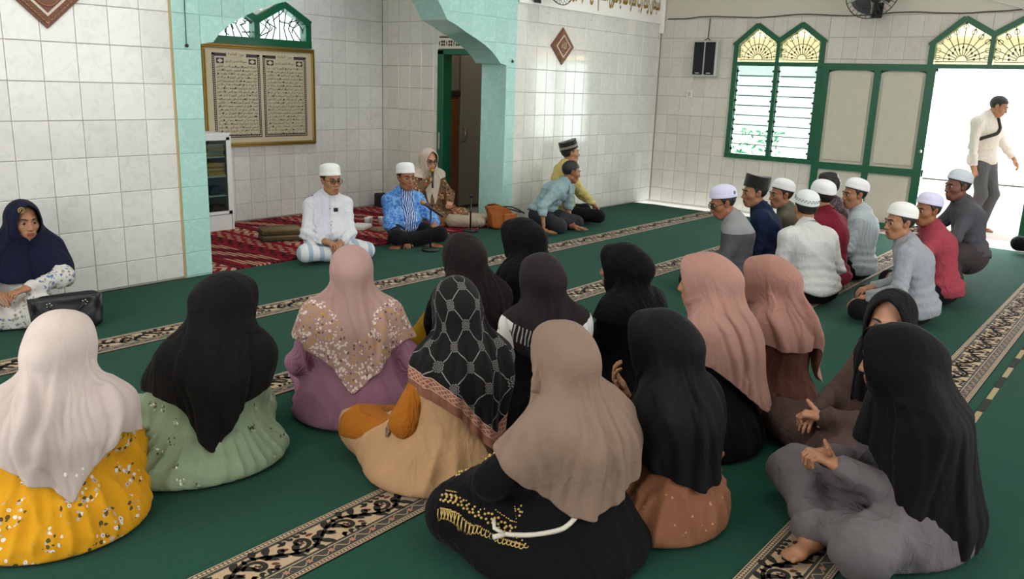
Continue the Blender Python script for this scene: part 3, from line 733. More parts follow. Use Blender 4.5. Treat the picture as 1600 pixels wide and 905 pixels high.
def fan(name_loc, rot, label, r=.3):
    o = empty('wall_fan', name_loc); o.rotation_euler = rot; tag(o, label, 'fan', 'round black wall fans')
    blk = flat('fan_black', '#1a1c1e', .4); dk = flat('fan_dark', '#2a2d30', .3)
    g = Geo()
    for s in (0, 1):   # wire cage: front and back domes
        for q in range(30):
            a = q*2*PI/30; g.tube([(rr*math.cos(a), (-.09 if s else .05)*math.cos(rr/r*PI/2)-.02, rr*math.sin(a)) for rr in np.linspace(.05, r, 6)], .0022, 4)
    for rr in (r, r*.66, r*.33): g.tube([(rr*math.cos(t), -.09*math.cos(rr/r*PI/2)-.02, rr*math.sin(t)) for t in np.linspace(0, 2*PI, 33)[:-1]], .006 if rr == r else .003, 5, closed=True)
    g.build('cage', blk, o, True)
    for q in range(3):
        a = q*2*PI/3; g = Geo(); V = []
        for i in range(9):
            for j in range(5):
                rr = .05+(r-.1)*i/8; t = a+(j/4-.5)*1.15*min(1, .5+i/8); V.append((rr*math.cos(t), -.02+.03*(j/4-.5), rr*math.sin(t)))
        g.add(V, [(i*5+j, (i+1)*5+j, (i+1)*5+j+1, i*5+j+1) for i in range(8) for j in range(4)]).build('blade', dk, o, True)
    Geo().lathe([(.0, -.03), (.05, -.02), (.055, .05), (.07, .08), (.07, .16), (.03, .2)], 18, 0, X=Matrix.Rotation(PI/2, 4, 'X')@Matrix.Rotation(PI, 4, 'X')).build('motor', blk, o, True)
    Geo().tube([(0, .12, 0), (0, .2, -.1), (0, .3, -.12)], .022, 8).bbox(-.06, .06, .29, .31, -.2, -.02, .006).build('bracket', blk, o)
fan((RX-.31, 3.18, 2.77), (math.radians(-12), 0, -PI/2), 'round black fan mounted high on the right wall above the shutters')
fan((8.0, FY-.31, 2.76), (math.radians(-12), 0, 0), 'round fan at the top of the front wall beside the teal arch')

# ------------------------------------------------------------------ things on the floor of the alcove and in front
# white glazed cabinet with books
cbn = empty('book_cabinet', (4.80, 7.92, 0)); tag(cbn, 'white glazed cabinet of books standing behind the left leg of the arch', 'cabinet')
wht = flat('white_laminate', '#e6e7e5', .35)
CW, CD, CH = .56, .36, 1.0
for a in ((-CW/2, -CW/2+.02), (CW/2-.02, CW/2)): Geo().bbox(a[0], a[1], -CD/2, CD/2, 0, CH, .003).build('side_panel', wht, cbn)
Geo().bbox(-CW/2, CW/2, -CD/2, CD/2, CH-.02, CH+.01, .003).build('top_panel', flat('white_laminate', '#e6e7e5', .35), cbn)
Geo().box(-CW/2+.02, CW/2-.02, CD/2-.012, CD/2, .02, CH-.02).build('back_panel', flat('grey_laminate', '#8f9597', .5), cbn)
Geo().bbox(-CW/2+.02, CW/2-.02, -CD/2+.01, CD/2-.012, .0, .17, .003).build('drawer', wht, cbn)
for z in (.17, .36, .56, .76): Geo().bbox(-CW/2+.02, CW/2-.02, -CD/2+.03, CD/2-.012, z, z+.014, .002).build('shelf', flat('shelf_glass_grey', '#b9c2c2', .2), cbn)
d = Geo()
for a in ((-CW/2+.02, -CW/2+.05, .18, CH-.03), (CW/2-.06, CW/2-.02, .18, CH-.03), (-CW/2+.02, CW/2-.02, CH-.06, CH-.02), (-CW/2+.02, CW/2-.02, .18, .21)): d.box(a[0], a[1], -CD/2-.002, -CD/2+.016, a[2], a[3])
dd = d.build('door', wht, cbn); Geo().box(-CW/2+.05, CW/2-.06, -CD/2+.004, -CD/2+.008, .21, CH-.06).build('pane', M_GLASS, dd)
rg = random.Random(9); bc = ['#b9893a', '#c29a44', '#9a6a2c', '#6b7f7a', '#8a8f88', '#b07d31', '#a89060', '#74523a']
def book(x0, y0, z0, w_, d_, h_, col, lab, grp):
    o = Geo().bbox(-w_/2, w_/2, -d_/2, d_/2, 0, h_, .003).build('book', flat('book_'+col[1:], col, .6), None, False, (x0, y0, z0)); tag(o, lab, 'book', grp)
    Geo().box(-w_/2+.003, w_/2+.0008, -d_/2+.004, d_/2-.004, .004, h_-.004).build('pages', flat('paper', '#d8ccae', .8), o)
for zs_, n, hh, nm, cs in ((.774, 7, .017, 'top', ('#a57f45', '#8d948e', '#7f8a88', '#a88a52', '#6f7a78', '#94805a', '#8c8f86')), (.574, 7, .018, 'second', ('#c29a44', '#b9893a', '#a97326', '#c7a04a', '#9a6a2c', '#bd8f3b', '#b58333'))):
    z = zs_+.001
    for k in range(n):
        book(4.92+rg.uniform(-.01, .01), 7.90+rg.uniform(-.01, .01), z, .2, .25, hh, cs[k], '%s book, %s in the pile on the %s cabinet shelf' % ('gold-edged' if nm == 'second' else 'dull tan', ('lowest', 'second from below', 'third from below', 'middle one', 'third from the top', 'second from the top', 'topmost')[k], nm), 'books lying on the %s cabinet shelf' % nm); z += hh+.001
hb = Geo().bbox(4.86, 5.02, 7.8, 7.98, .376, .45, .02).build('cloth_bundle', cloth('dark_grey_cloth', '#4a4a4c')); tag(hb, 'small dark bundle on the third shelf of the white cabinet', 'bundle')
Geo().tube([(4.87, 7.8, .45), (4.94, 7.86, .462), (5.01, 7.82, .45)], .012, 6).build('fold', cloth('dark_grey_cloth', '#4a4a4c'), hb, True)
hb = Geo().bbox(4.84, 5.03, 7.79, 7.97, .186, .25, .02).build('cloth_bundle', cloth('brown_grey_cloth', '#4f423d')); tag(hb, 'low brownish bundle on the lowest shelf of the white cabinet', 'bundle')
Geo().tube([(4.85, 7.79, .25), (4.93, 7.85, .268), (5.02, 7.82, .25)], .016, 6).build('fold', cloth('brown_grey_cloth', '#4f423d'), hb, True)
# folded brown jacket or mat on the rug
fm = empty('folded_mat', (5.08, 6.95, .009), math.radians(-25)); tag(fm, 'folded olive brown mat on the red rug behind the man in white', 'mat')
for k in range(4):
    g = Geo(); z = .0+.03*k
    prof = [(-.2, z), (.16, z), (.19, z+.006), (.205, z+.015), (.19, z+.024), (.16, z+.03), (-.2, z+.028)]
    g.prism([(a+.006*(k % 2), b) for a, b in prof], -.13, .13).build('fold', cloth('olive_mat' if k % 2 else 'olive_mat_dark', '#7a6a4e' if k % 2 else '#4c4534'), fm, True)
# water cups and a box on the rug
cx, cy = 6.05, 6.95
for k, (dx, dy) in enumerate(((0, 0), (.07, .03), (.16, -.05))):
    o = Geo().lathe([(.026, 0), (.033, .085), (.034, .088)], 16).build('water_cup', flat('clear_plastic', '#d3d8d8', .15), None, True, (cx+.22+dx, cy+.05+dy, .009)); tag(o, 'pale plastic water cup on the red rug, %s' % ('nearest the man in white', 'middle one of three', 'nearest the man in blue')[k], 'cup', 'water cups on the red rug')
    Geo().lathe([(.0, .0885), (.034, .089), (.035, .091), (0, .0915)], 16).build('lid', flat('lid_white', '#e8e8e6', .4), o)
o = Geo().bbox(-.13, .13, -.09, .09, 0, .035, .006).build('snack_box', flat('white_card', '#dcdad4', .6), None, False, (cx+.05, cy-.03, .009), .5); tag(o, 'flat white box lying on the red rug beside the cups', 'box')
Geo().bbox(-.125, .125, -.085, .085, .035, .041, .003).build('lid', flat('white_card', '#dcdad4', .6), o)
o = Geo().bbox(-.12, .12, -.08, .08, 0, .03, .006).build('snack_box', flat('brown_card', '#8a6f58', .6), None, False, (cx+.15, cy-.28, .009), -.2); tag(o, 'flat brown box lying on the red rug nearest the man in blue', 'box')
Geo().bbox(-.11, .11, -.07, .07, .03, .034, .002).build('lid', flat('brown_card_dark', '#73583f', .6), o)
# small black speaker in the corner
o = Geo().bbox(-.075, .075, -.07, .07, 0, .17, .01).build('small_speaker', flat('speaker_black', '#15171b', .8), None, False, (7.40, 7.98, .009), -.3); tag(o, 'small black box speaker on the rug in the alcove corner', 'speaker')
Geo().lathe([(.05, -.071), (.055, -.075), (.03, -.078), (0, -.074)], 18, X=Matrix.Translation((0, 0, .09))@Matrix.Rotation(PI/2, 4, 'X')@Matrix.Scale(-1, 4, (0, 0, 1))).build('speaker_cone', flat('cone_grey', '#2c2e30', .6), o, True)
# microphone stands
def mic_stand(x, y, h, ang, label, mic=True):
    o = empty('microphone_stand', (x, y, .008), ang); tag(o, label, 'microphone stand')
    Geo().lathe([(.0, 0), (.085, 0), (.085, .012), (.03, .022), (.0, .024)], 24).build('base', M_IRON, o, True)
    Geo().tube([(0, 0, .02), (0, 0, h)], .009, 10).build('pole', flat('stand_black', '#17181a', .35), o, True)
    Geo().tube([(0, 0, h*.55), (0, 0, h*.6)], .014, 10).build('clutch', M_IRON, o, True)
    if mic:
        Geo().tube([(.0, 0, h), (-.02, 0, h+.02)], .014, 8).build('clip', M_IRON, o, True)
        m = Geo().tube([(.12, 0, h-.075), (.0, 0, h+.01), (-.06, 0, h+.05)], [.011, .014, .017], 10).build('microphone', flat('mic_black', '#202124', .4), o, True)
        Geo().ball((-.078, 0, h+.062), .027, 8).build('mic_head', flat('mic_tan', '#a07a45', .5, .4), m, True)
    else:
        Geo().tube([(0, 0, h), (.0, 0, h+.02), (.02, 0, h+.03)], .013, 8).ball((.0, 0, h+.02), .018, 6).build('clip', M_IRON, o, True)
MIC1, MIC2 = (5.80, 5.57), (6.91, 6.03)
mic_stand(*MIC1, .40, math.radians(-35), 'low black stand holding a microphone before the man in blue')
mic_stand(*MIC2, .37, 0, 'low empty black microphone stand between the speaker and the tan bag', False)
# handbags
def puff(w_, d_, h_, top, n=14, seed=0, sag=.0):
    """soft bag: rounded box, narrower at the top edge, with slack creases"""
    rg = random.Random(seed); V = []; K = 40; ph = [rg.uniform(0, 6.28) for _ in range(6)]
    for i in range(n+1):
        t = i/n; z = h_*t; e = 1-(1-min(1, t/.12))**2*.18
        for j in range(K):
            a = 2*PI*j/K; c, s = math.cos(a), math.sin(a); p = .28
            x = abs(c)**p*(1 if c > 0 else -1)*w_/2*(1+(top[0]-1)*t)*e; y = abs(s)**p*(1 if s > 0 else -1)*d_/2*(1+(top[1]-1)*t)*e
            cr = .008*math.sin(6*c+4*t+ph[0])*math.sin(5*t+ph[1])+.005*math.sin(11*c-7*t+ph[2])
            y += cr*(1 if s > 0 else -1)*(.4+t); V.append((x, y, z-sag*t*(c*c)*1.+.012*t*math.sin(3*a+ph[3])))
    F = [(i*K+j, i*K+(j+1) % K, (i+1)*K+(j+1) % K, (i+1)*K+j) for i in range(n) for j in range(K)]+[tuple(range(K-1, -1, -1)), tuple(range(n*K, (n+1)*K))]
    return V, F
bg = empty('black_handbag', (2.28, 5.36, .008), math.radians(-16)); tag(bg, 'black leather handbag on the carpet before the woman in navy', 'handbag')
lea = flat('black_leather', '#17181b', .38)
V, F = puff(.40, .15, .20, (1.06, .6), seed=3); Geo().add(V, F).build('body', lea, bg, True)
for s in (-1, 1):
    ringm = flat('brass', '#b5b0a0', .25, 1.)
    for x in (-.1, .1):
        g = Geo()
        for q in range(5): g.ball((x+.014*math.cos(q*1.257), s*.066, .165+.014*math.sin(q*1.257)), .006, 5)
        g.build('eyelet', ringm, bg, True)
    Geo().tube([(x, s*(.066+.012*math.sin((x+.1)/.2*PI)), .165-.075*math.sin((x+.1)/.2*PI)+.0) for x in np.linspace(-.1, .1, 14)], .008, 8).build('strap', lea, bg, True)
    Geo().tube([(.0+.018*math.cos(t), s*.088, .08+.018*math.sin(t)) for t in np.linspace(0, 2*PI, 13)[:-1]], .005, 6, closed=True).build('charm', ringm, bg, True)
bg = empty('tan_handbag', (7.40, 5.93, .008), math.radians(-22)); tag(bg, 'tan leather tote bag slumped against the foot of the arch', 'handbag')
tan = cloth('tan_leather', '#9c5a2b', '#8a4c22', 90., .12, .45, 0.)
V, F = puff(.42, .2, .27, (.72, .4), seed=8, sag=.03)
V = [(x-.12*max(0, z/.27)**1.5, y, z*(1-.28*max(0, x/.21))) for x, y, z in V]
Geo().add(V, F).build('body', tan, bg, True)
Geo().bbox(-.07, .09, -.107, -.09, .07, .17, .008).build('pocket', cloth('tan_leather_light', '#ad6b39', '#9c5a2b', 90., .12, .45, 0.), bg)
for s in (-1, 1): Geo().tube([(-.16+.38*t, s*.045, .225-.07*t+.10*math.sin(PI*t)*(.5 if s < 0 else .2)) for t in np.linspace(0, 1, 14)], .008, 8).build('handle', flat('dark_strap', '#2a201a', .5), bg, True)
# ------------------------------------------------------------------ bodies and clothes as smooth signed-distance surfaces
A3 = lambda *p: np.array(p, np.float32)
def nrm(v): v = np.asarray(v, float); return v/(np.linalg.norm(v)+1e-12)
def cap(a, b, ra, rb=None, k=.03, flat=None): return ('c', A3(*a), A3(*b), ra, rb if rb is not None else ra, k, flat)
def ell(c, r, k=.03, R=None): return ('e', A3(*c), A3(*r), k, None if R is None else np.asarray(R, np.float32))
def box_(c, h, rd, k=.02, R=None): return ('b', A3(*c), A3(*h), rd, k, None if R is None else np.asarray(R, np.float32))
def prim_d(p, q):
    if q[0] == 'c':
        _, a, b, ra, rb, k, fl = q; ba = b-a; v = p-a
        t = np.clip((v@ba)/max(1e-9, float(ba@ba)), 0, 1); v = v-t[:, None]*ba
        if fl is not None:
            ax, f = A3(*fl[0]), fl[1]; s = v@ax; v = v-(s*(1-1/f))[:, None]*ax
        return np.sqrt((v*v).sum(1))-(ra+(rb-ra)*t)
    if q[0] == 'e':
        v = p-q[1]
        if q[4] is not None: v = v@q[4]
        k0 = np.sqrt(((v/q[2])**2).sum(1))+1e-9; k1 = np.sqrt(((v/(q[2]*q[2]))**2).sum(1))+1e-9
        return np.where(k0 < .05, -q[2].min(), k0*(k0-1)/k1)
    v = p-q[1]
    if q[5] is not None: v = v@q[5]
    w_ = np.abs(v)-(q[2]-q[3]); return np.sqrt((np.maximum(w_, 0)**2).sum(1))+np.minimum(w_.max(1), 0)-q[3]
def pk(q): return q[5] if q[0] == 'c' else q[3] if q[0] == 'e' else q[4]
def smin(a, b, k):
    h = np.clip(.5+.5*(b-a)/k, 0, 1); return b+(a-b)*h-k*h*(1-h)
def smax(a, b, k): return -smin(-a, -b, k)
def union(prims):
    def f(p):
        d = prim_d(p, prims[0])
        for q in prims[1:]: d = smin(d, prim_d(p, q), pk(q))
        return d
    return f
def bounds(prims, pad=.03):
    lo = np.full(3, 9.); hi = np.full(3, -9.)
    for q in prims:
        if q[0] == 'c':
            r = max(q[3], q[4])*(q[6][1] if q[6] else 1)
            for e in (q[1], q[2]): lo = np.minimum(lo, e-r); hi = np.maximum(hi, e+r)
        else:
            r = q[2].max() if q[0] == 'e' and q[4] is not None or q[0] == 'b' else q[2]; lo = np.minimum(lo, q[1]-r); hi = np.maximum(hi, q[1]+r)
    return lo-pad, hi+pad
def surface(f, lo, hi, res):
    """surface nets over a grid that is only sampled finely near the surface; returns V, quads"""
    B = 4; nb = np.ceil((np.asarray(hi)-lo)/(res*B)).astype(int)+1; n = nb*B
    lo = np.asarray(lo, np.float32)
    ix = np.stack(np.meshgrid(*[np.arange(k) for k in nb], indexing='ij'), -1).reshape(-1, 3)
    dc = f((lo+(ix+.5)*(res*B)-res*.5).astype(np.float32))
    act = np.abs(dc) < res*B*1.25
    D = np.repeat(np.repeat(np.repeat(np.where(dc < 0, -1., 1.).astype(np.float32).reshape(nb), B, 0), B, 1), B, 2)
    sub = np.stack(np.meshgrid(*[np.arange(B)]*3, indexing='ij'), -1).reshape(-1, 3)
    pts = (ix[act][:, None, :]*B+sub).reshape(-1, 3)
    D[pts[:, 0], pts[:, 1], pts[:, 2]] = f((lo+pts*np.float32(res)).astype(np.float32))
    s = D < 0; cnt = np.zeros(n-1, np.int8)
    for i in (0, 1):
        for j in (0, 1):
            for k in (0, 1): cnt += s[i:n[0]-1+i, j:n[1]-1+j, k:n[2]-1+k]
    cells = np.argwhere((cnt > 0) & (cnt < 8)); idx = np.full(n-1, -1, np.int64); idx[tuple(cells.T)] = np.arange(len(cells))
    acc = np.zeros((len(cells), 3)); num = np.zeros(len(cells))
    for ax in range(3):
        o1, o2 = [a for a in range(3) if a != ax]
        for u in (0, 1):
            for v in (0, 1):
                c0 = cells.copy(); c0[:, o1] += u; c0[:, o2] += v; c1 = c0.copy(); c1[:, ax] += 1
                d0 = D[tuple(c0.T)]; d1 = D[tuple(c1.T)]; m = (d0 < 0) != (d1 < 0)
                t = d0[m]/(d0[m]-d1[m]); P = c0[m].astype(float); P[:, ax] += t; acc[m] += P; num[m] += 1
    V = lo+acc/num[:, None]*res
    Q = []
    for ax in range(3):
        o1, o2 = [(1, 2), (2, 0), (0, 1)][ax]
        sl0 = [slice(1, n[a]-1) for a in range(3)]; sl0[ax] = slice(0, n[ax]-1); sl1 = list(sl0); sl1[ax] = slice(1, n[ax])
        e = np.argwhere(s[tuple(sl0)] != s[tuple(sl1)])
        if not len(e): continue
        off = np.ones(3, int); off[ax] = 0; e = e+off
        ins = s[tuple(e.T)]
        def cell(u, v):
            c = e.copy(); c[:, o1] -= u; c[:, o2] -= v; return idx[tuple(np.minimum(c, n-2).T)]
        q = np.stack((cell(1, 1), cell(0, 1), cell(0, 0), cell(1, 0)), 1)
        q[~ins] = q[~ins][:, ::-1]; Q.append(q[(q >= 0).all(1)])
    return V, np.concatenate(Q)
def vnormals(V, Q):
    n = np.cross(V[Q[:, 2]]-V[Q[:, 0]], V[Q[:, 3]]-V[Q[:, 1]]); N = np.zeros_like(V)
    for i in range(4): np.add.at(N, Q[:, i], n)
    return N/(np.linalg.norm(N, axis=1)[:, None]+1e-12)
def quad_mesh(name, V, Q, mats, mi=None, uv=None):
    me = bpy.data.meshes.new(name); nq = len(Q)
    me.vertices.add(len(V)); me.vertices.foreach_set('co', np.asarray(V, np.float32).ravel())
    me.loops.add(nq*4); me.loops.foreach_set('vertex_index', np.asarray(Q, np.int32).ravel())
    me.polygons.add(nq); me.polygons.foreach_set('loop_start', np.arange(0, nq*4, 4, dtype=np.int32))
    for m in (mats if isinstance(mats, (list, tuple)) else [mats]): me.materials.append(m)
    if mi is not None: me.polygons.foreach_set('material_index', np.asarray(mi, np.int32))
    me.polygons.foreach_set('use_smooth', np.ones(nq, bool))
    for nm, arr in (uv or {}).items():
        l = me.uv_layers.new(name=nm); l.data.foreach_set('uv', np.asarray(arr, np.float32)[np.asarray(Q).ravel()].ravel())
    me.update(); me.validate(); return me
def ridges(P, seed, fr=(9., 9., 4.), s=1.):
    """irregular fold field, about -0.4 .. 0.6"""
    r = np.random.RandomState(seed); p = P*np.array(fr)
    ph = r.uniform(0, 6.28, 8); a = r.uniform(-1, 1, (4, 3))
    w1 = 1.3*np.sin(p@a[0]*1.1+ph[0])+.9*np.sin(p@a[1]*.6+ph[1])
    u = p@nrm(a[2]+(.4, .4, 0))*1.4+w1+ph[2]; v = p@nrm(a[3])*2.1+.8*w1+ph[3]
    return .7*((1-np.abs(np.sin(u)))**1.6-.4)+.3*((1-np.abs(np.sin(v)))**1.6-.4)
def rot_to(y, z):
    """matrix whose columns carry local x, y, z; y along the first argument, z near the second"""
    y = nrm(y); z = np.asarray(z, float); x = nrm(np.cross(y, z)); return np.stack((x, y, np.cross(x, y)), 1)
def ik(a, c, l1, l2, pole):
    a, c, pole = np.asarray(a, float), np.asarray(c, float), np.asarray(pole, float); d = c-a; L = np.linalg.norm(d); d /= L
    if L > (l1+l2)*.995: L = (l1+l2)*.995; c = a+d*L
    x = (l1*l1-l2*l2+L*L)/(2*L); h = math.sqrt(max(0, l1*l1-x*x)); p = nrm(pole-d*(pole@d))
    return a+d*x+p*h, c

# ---- canonical head (origin mid-skull, facing +y), hands and foot, modelled once
def head_prims():
    E = []
    E += [ell((0, -.016, .032), (.076, .097, .086)), ell((0, .026, -.03), (.061, .068, .084), .03), ell((0, .052, -.094), (.03, .03, .022), .035)]
    for s in (-1, 1):
        E += [ell((s*.043, .052, -.022), (.024, .026, .022), .025), cap((s*.012, .087, .026), (s*.042, .074, .028), .009, .008, .012),
              cap((s*.05, .0, -.07), (s*.022, .06, -.1), .018, .014, .03)]
    E += [cap((0, .086, .016), (0, .106, -.03), .0075, .0115, .010)]
    for s in (-1, 1): E += [ell((s*.0115, .098, -.033), (.009, .011, .008), .006)]
    E += [ell((0, .076, -.066), (.03, .022, .02), .02), cap((-.018, .089, -.060), (.018, .089, -.060), .0055, .0055, .006), ell((0, .094, -.060), (.012, .006, .006), .005),
          cap((-.015, .087, -.072), (.015, .087, -.072), .0065, .0065, .005)]
    for s in (-1, 1):
        R = rot_to((s*-.1, .96, .1), (s*.35, 0, 1)); E += [ell((s*.079, -.008, -.006), (.008, .021, .032), .008, R), ell((s*.084, -.012, .008), (.007, .016, .02), .006, R)]
    E += [cap((0, -.022, -.07), (0, -.034, -.17), .051, .055, .03)]
    return E
def head_sdf(p):
    d = union(head_prims())(p)
    for s in (-1, 1):
        d = smax(d, -prim_d(p, ell((s*.0315, .100, .005), (.0140, .018, .0047))), .004)
        d = smax(d, -prim_d(p, ell((s*.088, .004, -.003), (.007, .009, .016))), .004)
    d = smax(d, -prim_d(p, cap((-.016, .1, -.0663), (.016, .1, -.0663), .0016)), .003)
    return d
def make_head(res):
    V, Q = surface(head_sdf, *bounds(head_prims(), .02), res)
    C = V[Q].mean(1); mi = np.zeros(len(Q), int)
    mi[(C[:, 1] > .083) & (np.abs(C[:, 0]) < .024-.25*np.abs(C[:, 2]+.066)) & (C[:, 2] < -.0545) & (C[:, 2] > -.079)] = 1
    g = Geo().add(V, Q.tolist()); g.M = mi.tolist()
    for s in (-1, 1):
        c = np.array((s*.0315, .0785, .0045)); k = 12; b = Geo().ball((0, 0, 0), .0125, k)
        BV = b.V[0][:, [0, 2, 1]]; m = [3 if BV[list(f)].mean(0)[1] > .0076 else 2 for f in b.F]
        g.add(BV+c, [f[::-1] for f in b.F]); g.M[-len(m):] = m
        g.tube([(s*(.012+.04*t), .0985-.02*t*t, .0255+.007*math.sin(PI*min(1, t*1.1)*.8)) for t in np.linspace(0, 1, 8)], [.0026, .0042, .0046, .0046, .0042, .0036, .003, .0014], 6, 4)
    Fq = [f if len(f) == 4 else None for f in g.F]
    Vv = np.concatenate(g.V); FF = []; MM = []
    for f, m in zip(g.F, g.M):
        if len(f) == 4: FF.append(f); MM.append(m)
        else:
            for i in range(1, len(f)-1, 1): FF.append((f[0], f[i], f[i+1], f[i+1])); MM.append(m)
    return Vv, np.array([f for f in FF if f[2] != f[3]]), np.array([m for f, m in zip(FF, MM) if f[2] != f[3]])
HEAD = make_head(.0036); HEADLO = make_head(.0062)
def make_hand(curl, spread, thumb, res=.0032):
    E = [box_((0, .042, 0), (.036, .046, .0125), .012, .01), cap((0, -.05, .0), (0, .01, 0), .026, .025, .02, ((1, 0, 0), 1.2))]
    L = [(.0305, .083, .070, .0), (.0105, .089, .079, .02), (-.0105, .086, .073, .0), (-.030, .077, .056, -.02)]
    for k, (x, y, ln, _) in enumerate(L):
        p = np.array((x, y-.006, 0)); a = 0; d0 = np.array((x*spread, 1, 0)); d0 = nrm(d0); r = (.0088, .0085, .0082, .0073)[k]
        for j, fr_ in enumerate((.45, .31, .24)):
            a += math.radians(curl[j]); d = np.array((d0[0]*math.cos(a), d0[1]*math.cos(a), -math.sin(a))); q = p+d*ln*fr_
            E.append(cap(p, q, r*(1-.08*j), r*(.92-.1*j), .004 if j else .008)); p = q
    if thumb == 'open': T = [(.026, .018, -.004), (.052, .045, -.012), (.064, .072, -.014), (.068, .096, -.014)]
    elif thumb == 'up': T = [(.026, .018, -.0), (.05, .04, .012), (.06, .062, .028), (.062, .08, .046)]
    else: T = [(.024, .018, -.006), (.040, .044, -.024), (.030, .068, -.036), (.016, .084, -.042)]
    for (a, b, r0, r1) in zip(T[:-1], T[1:], (.014, .011, .0095), (.0115, .0098, .008)): E.append(cap(a, b, r0, r1, .01))
    return surface(union(E), *bounds(E, .01), res)
HANDS = {'relax': make_hand((22, 30, 22), 1.2, 'open'), 'flat': make_hand((3, 4, 3), 4.5, 'open'), 'grip': make_hand((62, 78, 45), .4, 'in'), 'clasp': make_hand((40, 62, 30), .3, 'up'), 'open': make_hand((10, 14, 10), 2., 'up')}
def make_foot():
    E = [cap((0, 0, .03), (0, .012, -.03), .036, .038, .03), ell((0, -.035, -.048), (.032, .036, .026), .03), cap((0, -.02, -.05), (.012, .12, -.058), .030, .026, .03, ((1, 0, 0), 1.15)), ell((.0, .118, -.060), (.046, .036, .016), .025)]
    for k, (x, y, l, r) in enumerate(((.030, .148, .042, .0125), (.010, .152, .034, .0092), (-.007, .147, .030, .0086), (-.023, .138, .027, .0082), (-.037, .126, .024, .0078))):
        E.append(cap((x, y-.025, -.060), (x, y+l*.55, -.064), r, r*.95, .008))
    return surface(union(E), *bounds(E, .01), .0042)
FOOT = make_foot()
def men_hair_sdf(p):
    d = prim_d(p, ell((0, -.017, .033), (.083, .104, .094)))
    zl = np.interp(p[:, 1], (-.11, -.07, -.03, .0, .012, .03, .07, .095), (-.062, -.055, -.03, .0, -.005, .05, .066, .074))
    d = smax(d, (zl-p[:, 2])*.8, .006)
    return d+.0022*np.sin(p[:, 0]*160+40*np.sin(p[:, 1]*30))*np.sin(p[:, 1]*90+2)
HAIR = surface(men_hair_sdf, A3(-.1, -.14, -.09), A3(.1, .11, .15), .0042)
def tall_hair_sdf(p):
    d = union([ell((0, -.018, .036), (.085, .106, .096)), ell((.008, .055, .098), (.062, .05, .036), .03), ell((0, -.01, .11), (.066, .075, .03), .03)])(p)
    zl = np.interp(p[:, 1], (-.11, -.07, -.03, .0, .012, .03, .07, .1), (-.06, -.05, -.028, .0, -.005, .05, .068, .074))
    d = smax(d, (zl-p[:, 2])*.8, .006)
    return d+.003*np.sin(p[:, 0]*120+30*np.sin(p[:, 1]*22))*np.sin(p[:, 1]*60+p[:, 2]*60)
TALLHAIR = surface(tall_hair_sdf, A3(-.11, -.14, -.09), A3(.11, .13, .17), .0042)

# ---- materials of skin and hair
def skin(name, c, c2):
    g = G(name, .5, Subsurface_Weight=.08, Specular_IOR_Level=.35); g.b.inputs['Subsurface Radius'].default_value = (.01, .004, .002)
    o = g.obj(); n = g.noise(o, 22., 3.); g.base(g.mix(n, c, c2)); g.bump(g.noise(o, 300., 2.), .06, .004); return g.m
SKIN = {'mid': skin('skin_mid', '#ad7d5f', '#9b6c4c'), 'tan': skin('skin_tan', '#9c6a4b', '#8b5a3d'), 'dark': skin('skin_dark', '#7a5341', '#6b4636'), 'fair': skin('skin_fair', '#cc9a7b', '#bd8667')}
LIPS = flat('lips', '#8f4a42', .4); EYEW = flat('eye_white', '#8f877e', .45); IRIS = flat('iris', '#1c120d', .15); HAIRM = flat('black_hair', '#14110f', .55)

def Rz(deg): a = math.radians(deg); return np.array(((math.cos(a), math.sin(a), 0), (-math.sin(a), math.cos(a), 0), (0, 0, 1)))   # clockwise seen from above
def Rx(deg): a = math.radians(deg); return np.array(((1, 0, 0), (0, math.cos(a), -math.sin(a)), (0, math.sin(a), math.cos(a))))
def Ry(deg): a = math.radians(deg); return np.array(((math.cos(a), 0, math.sin(a)), (0, 1, 0), (-math.sin(a), 0, math.cos(a))))

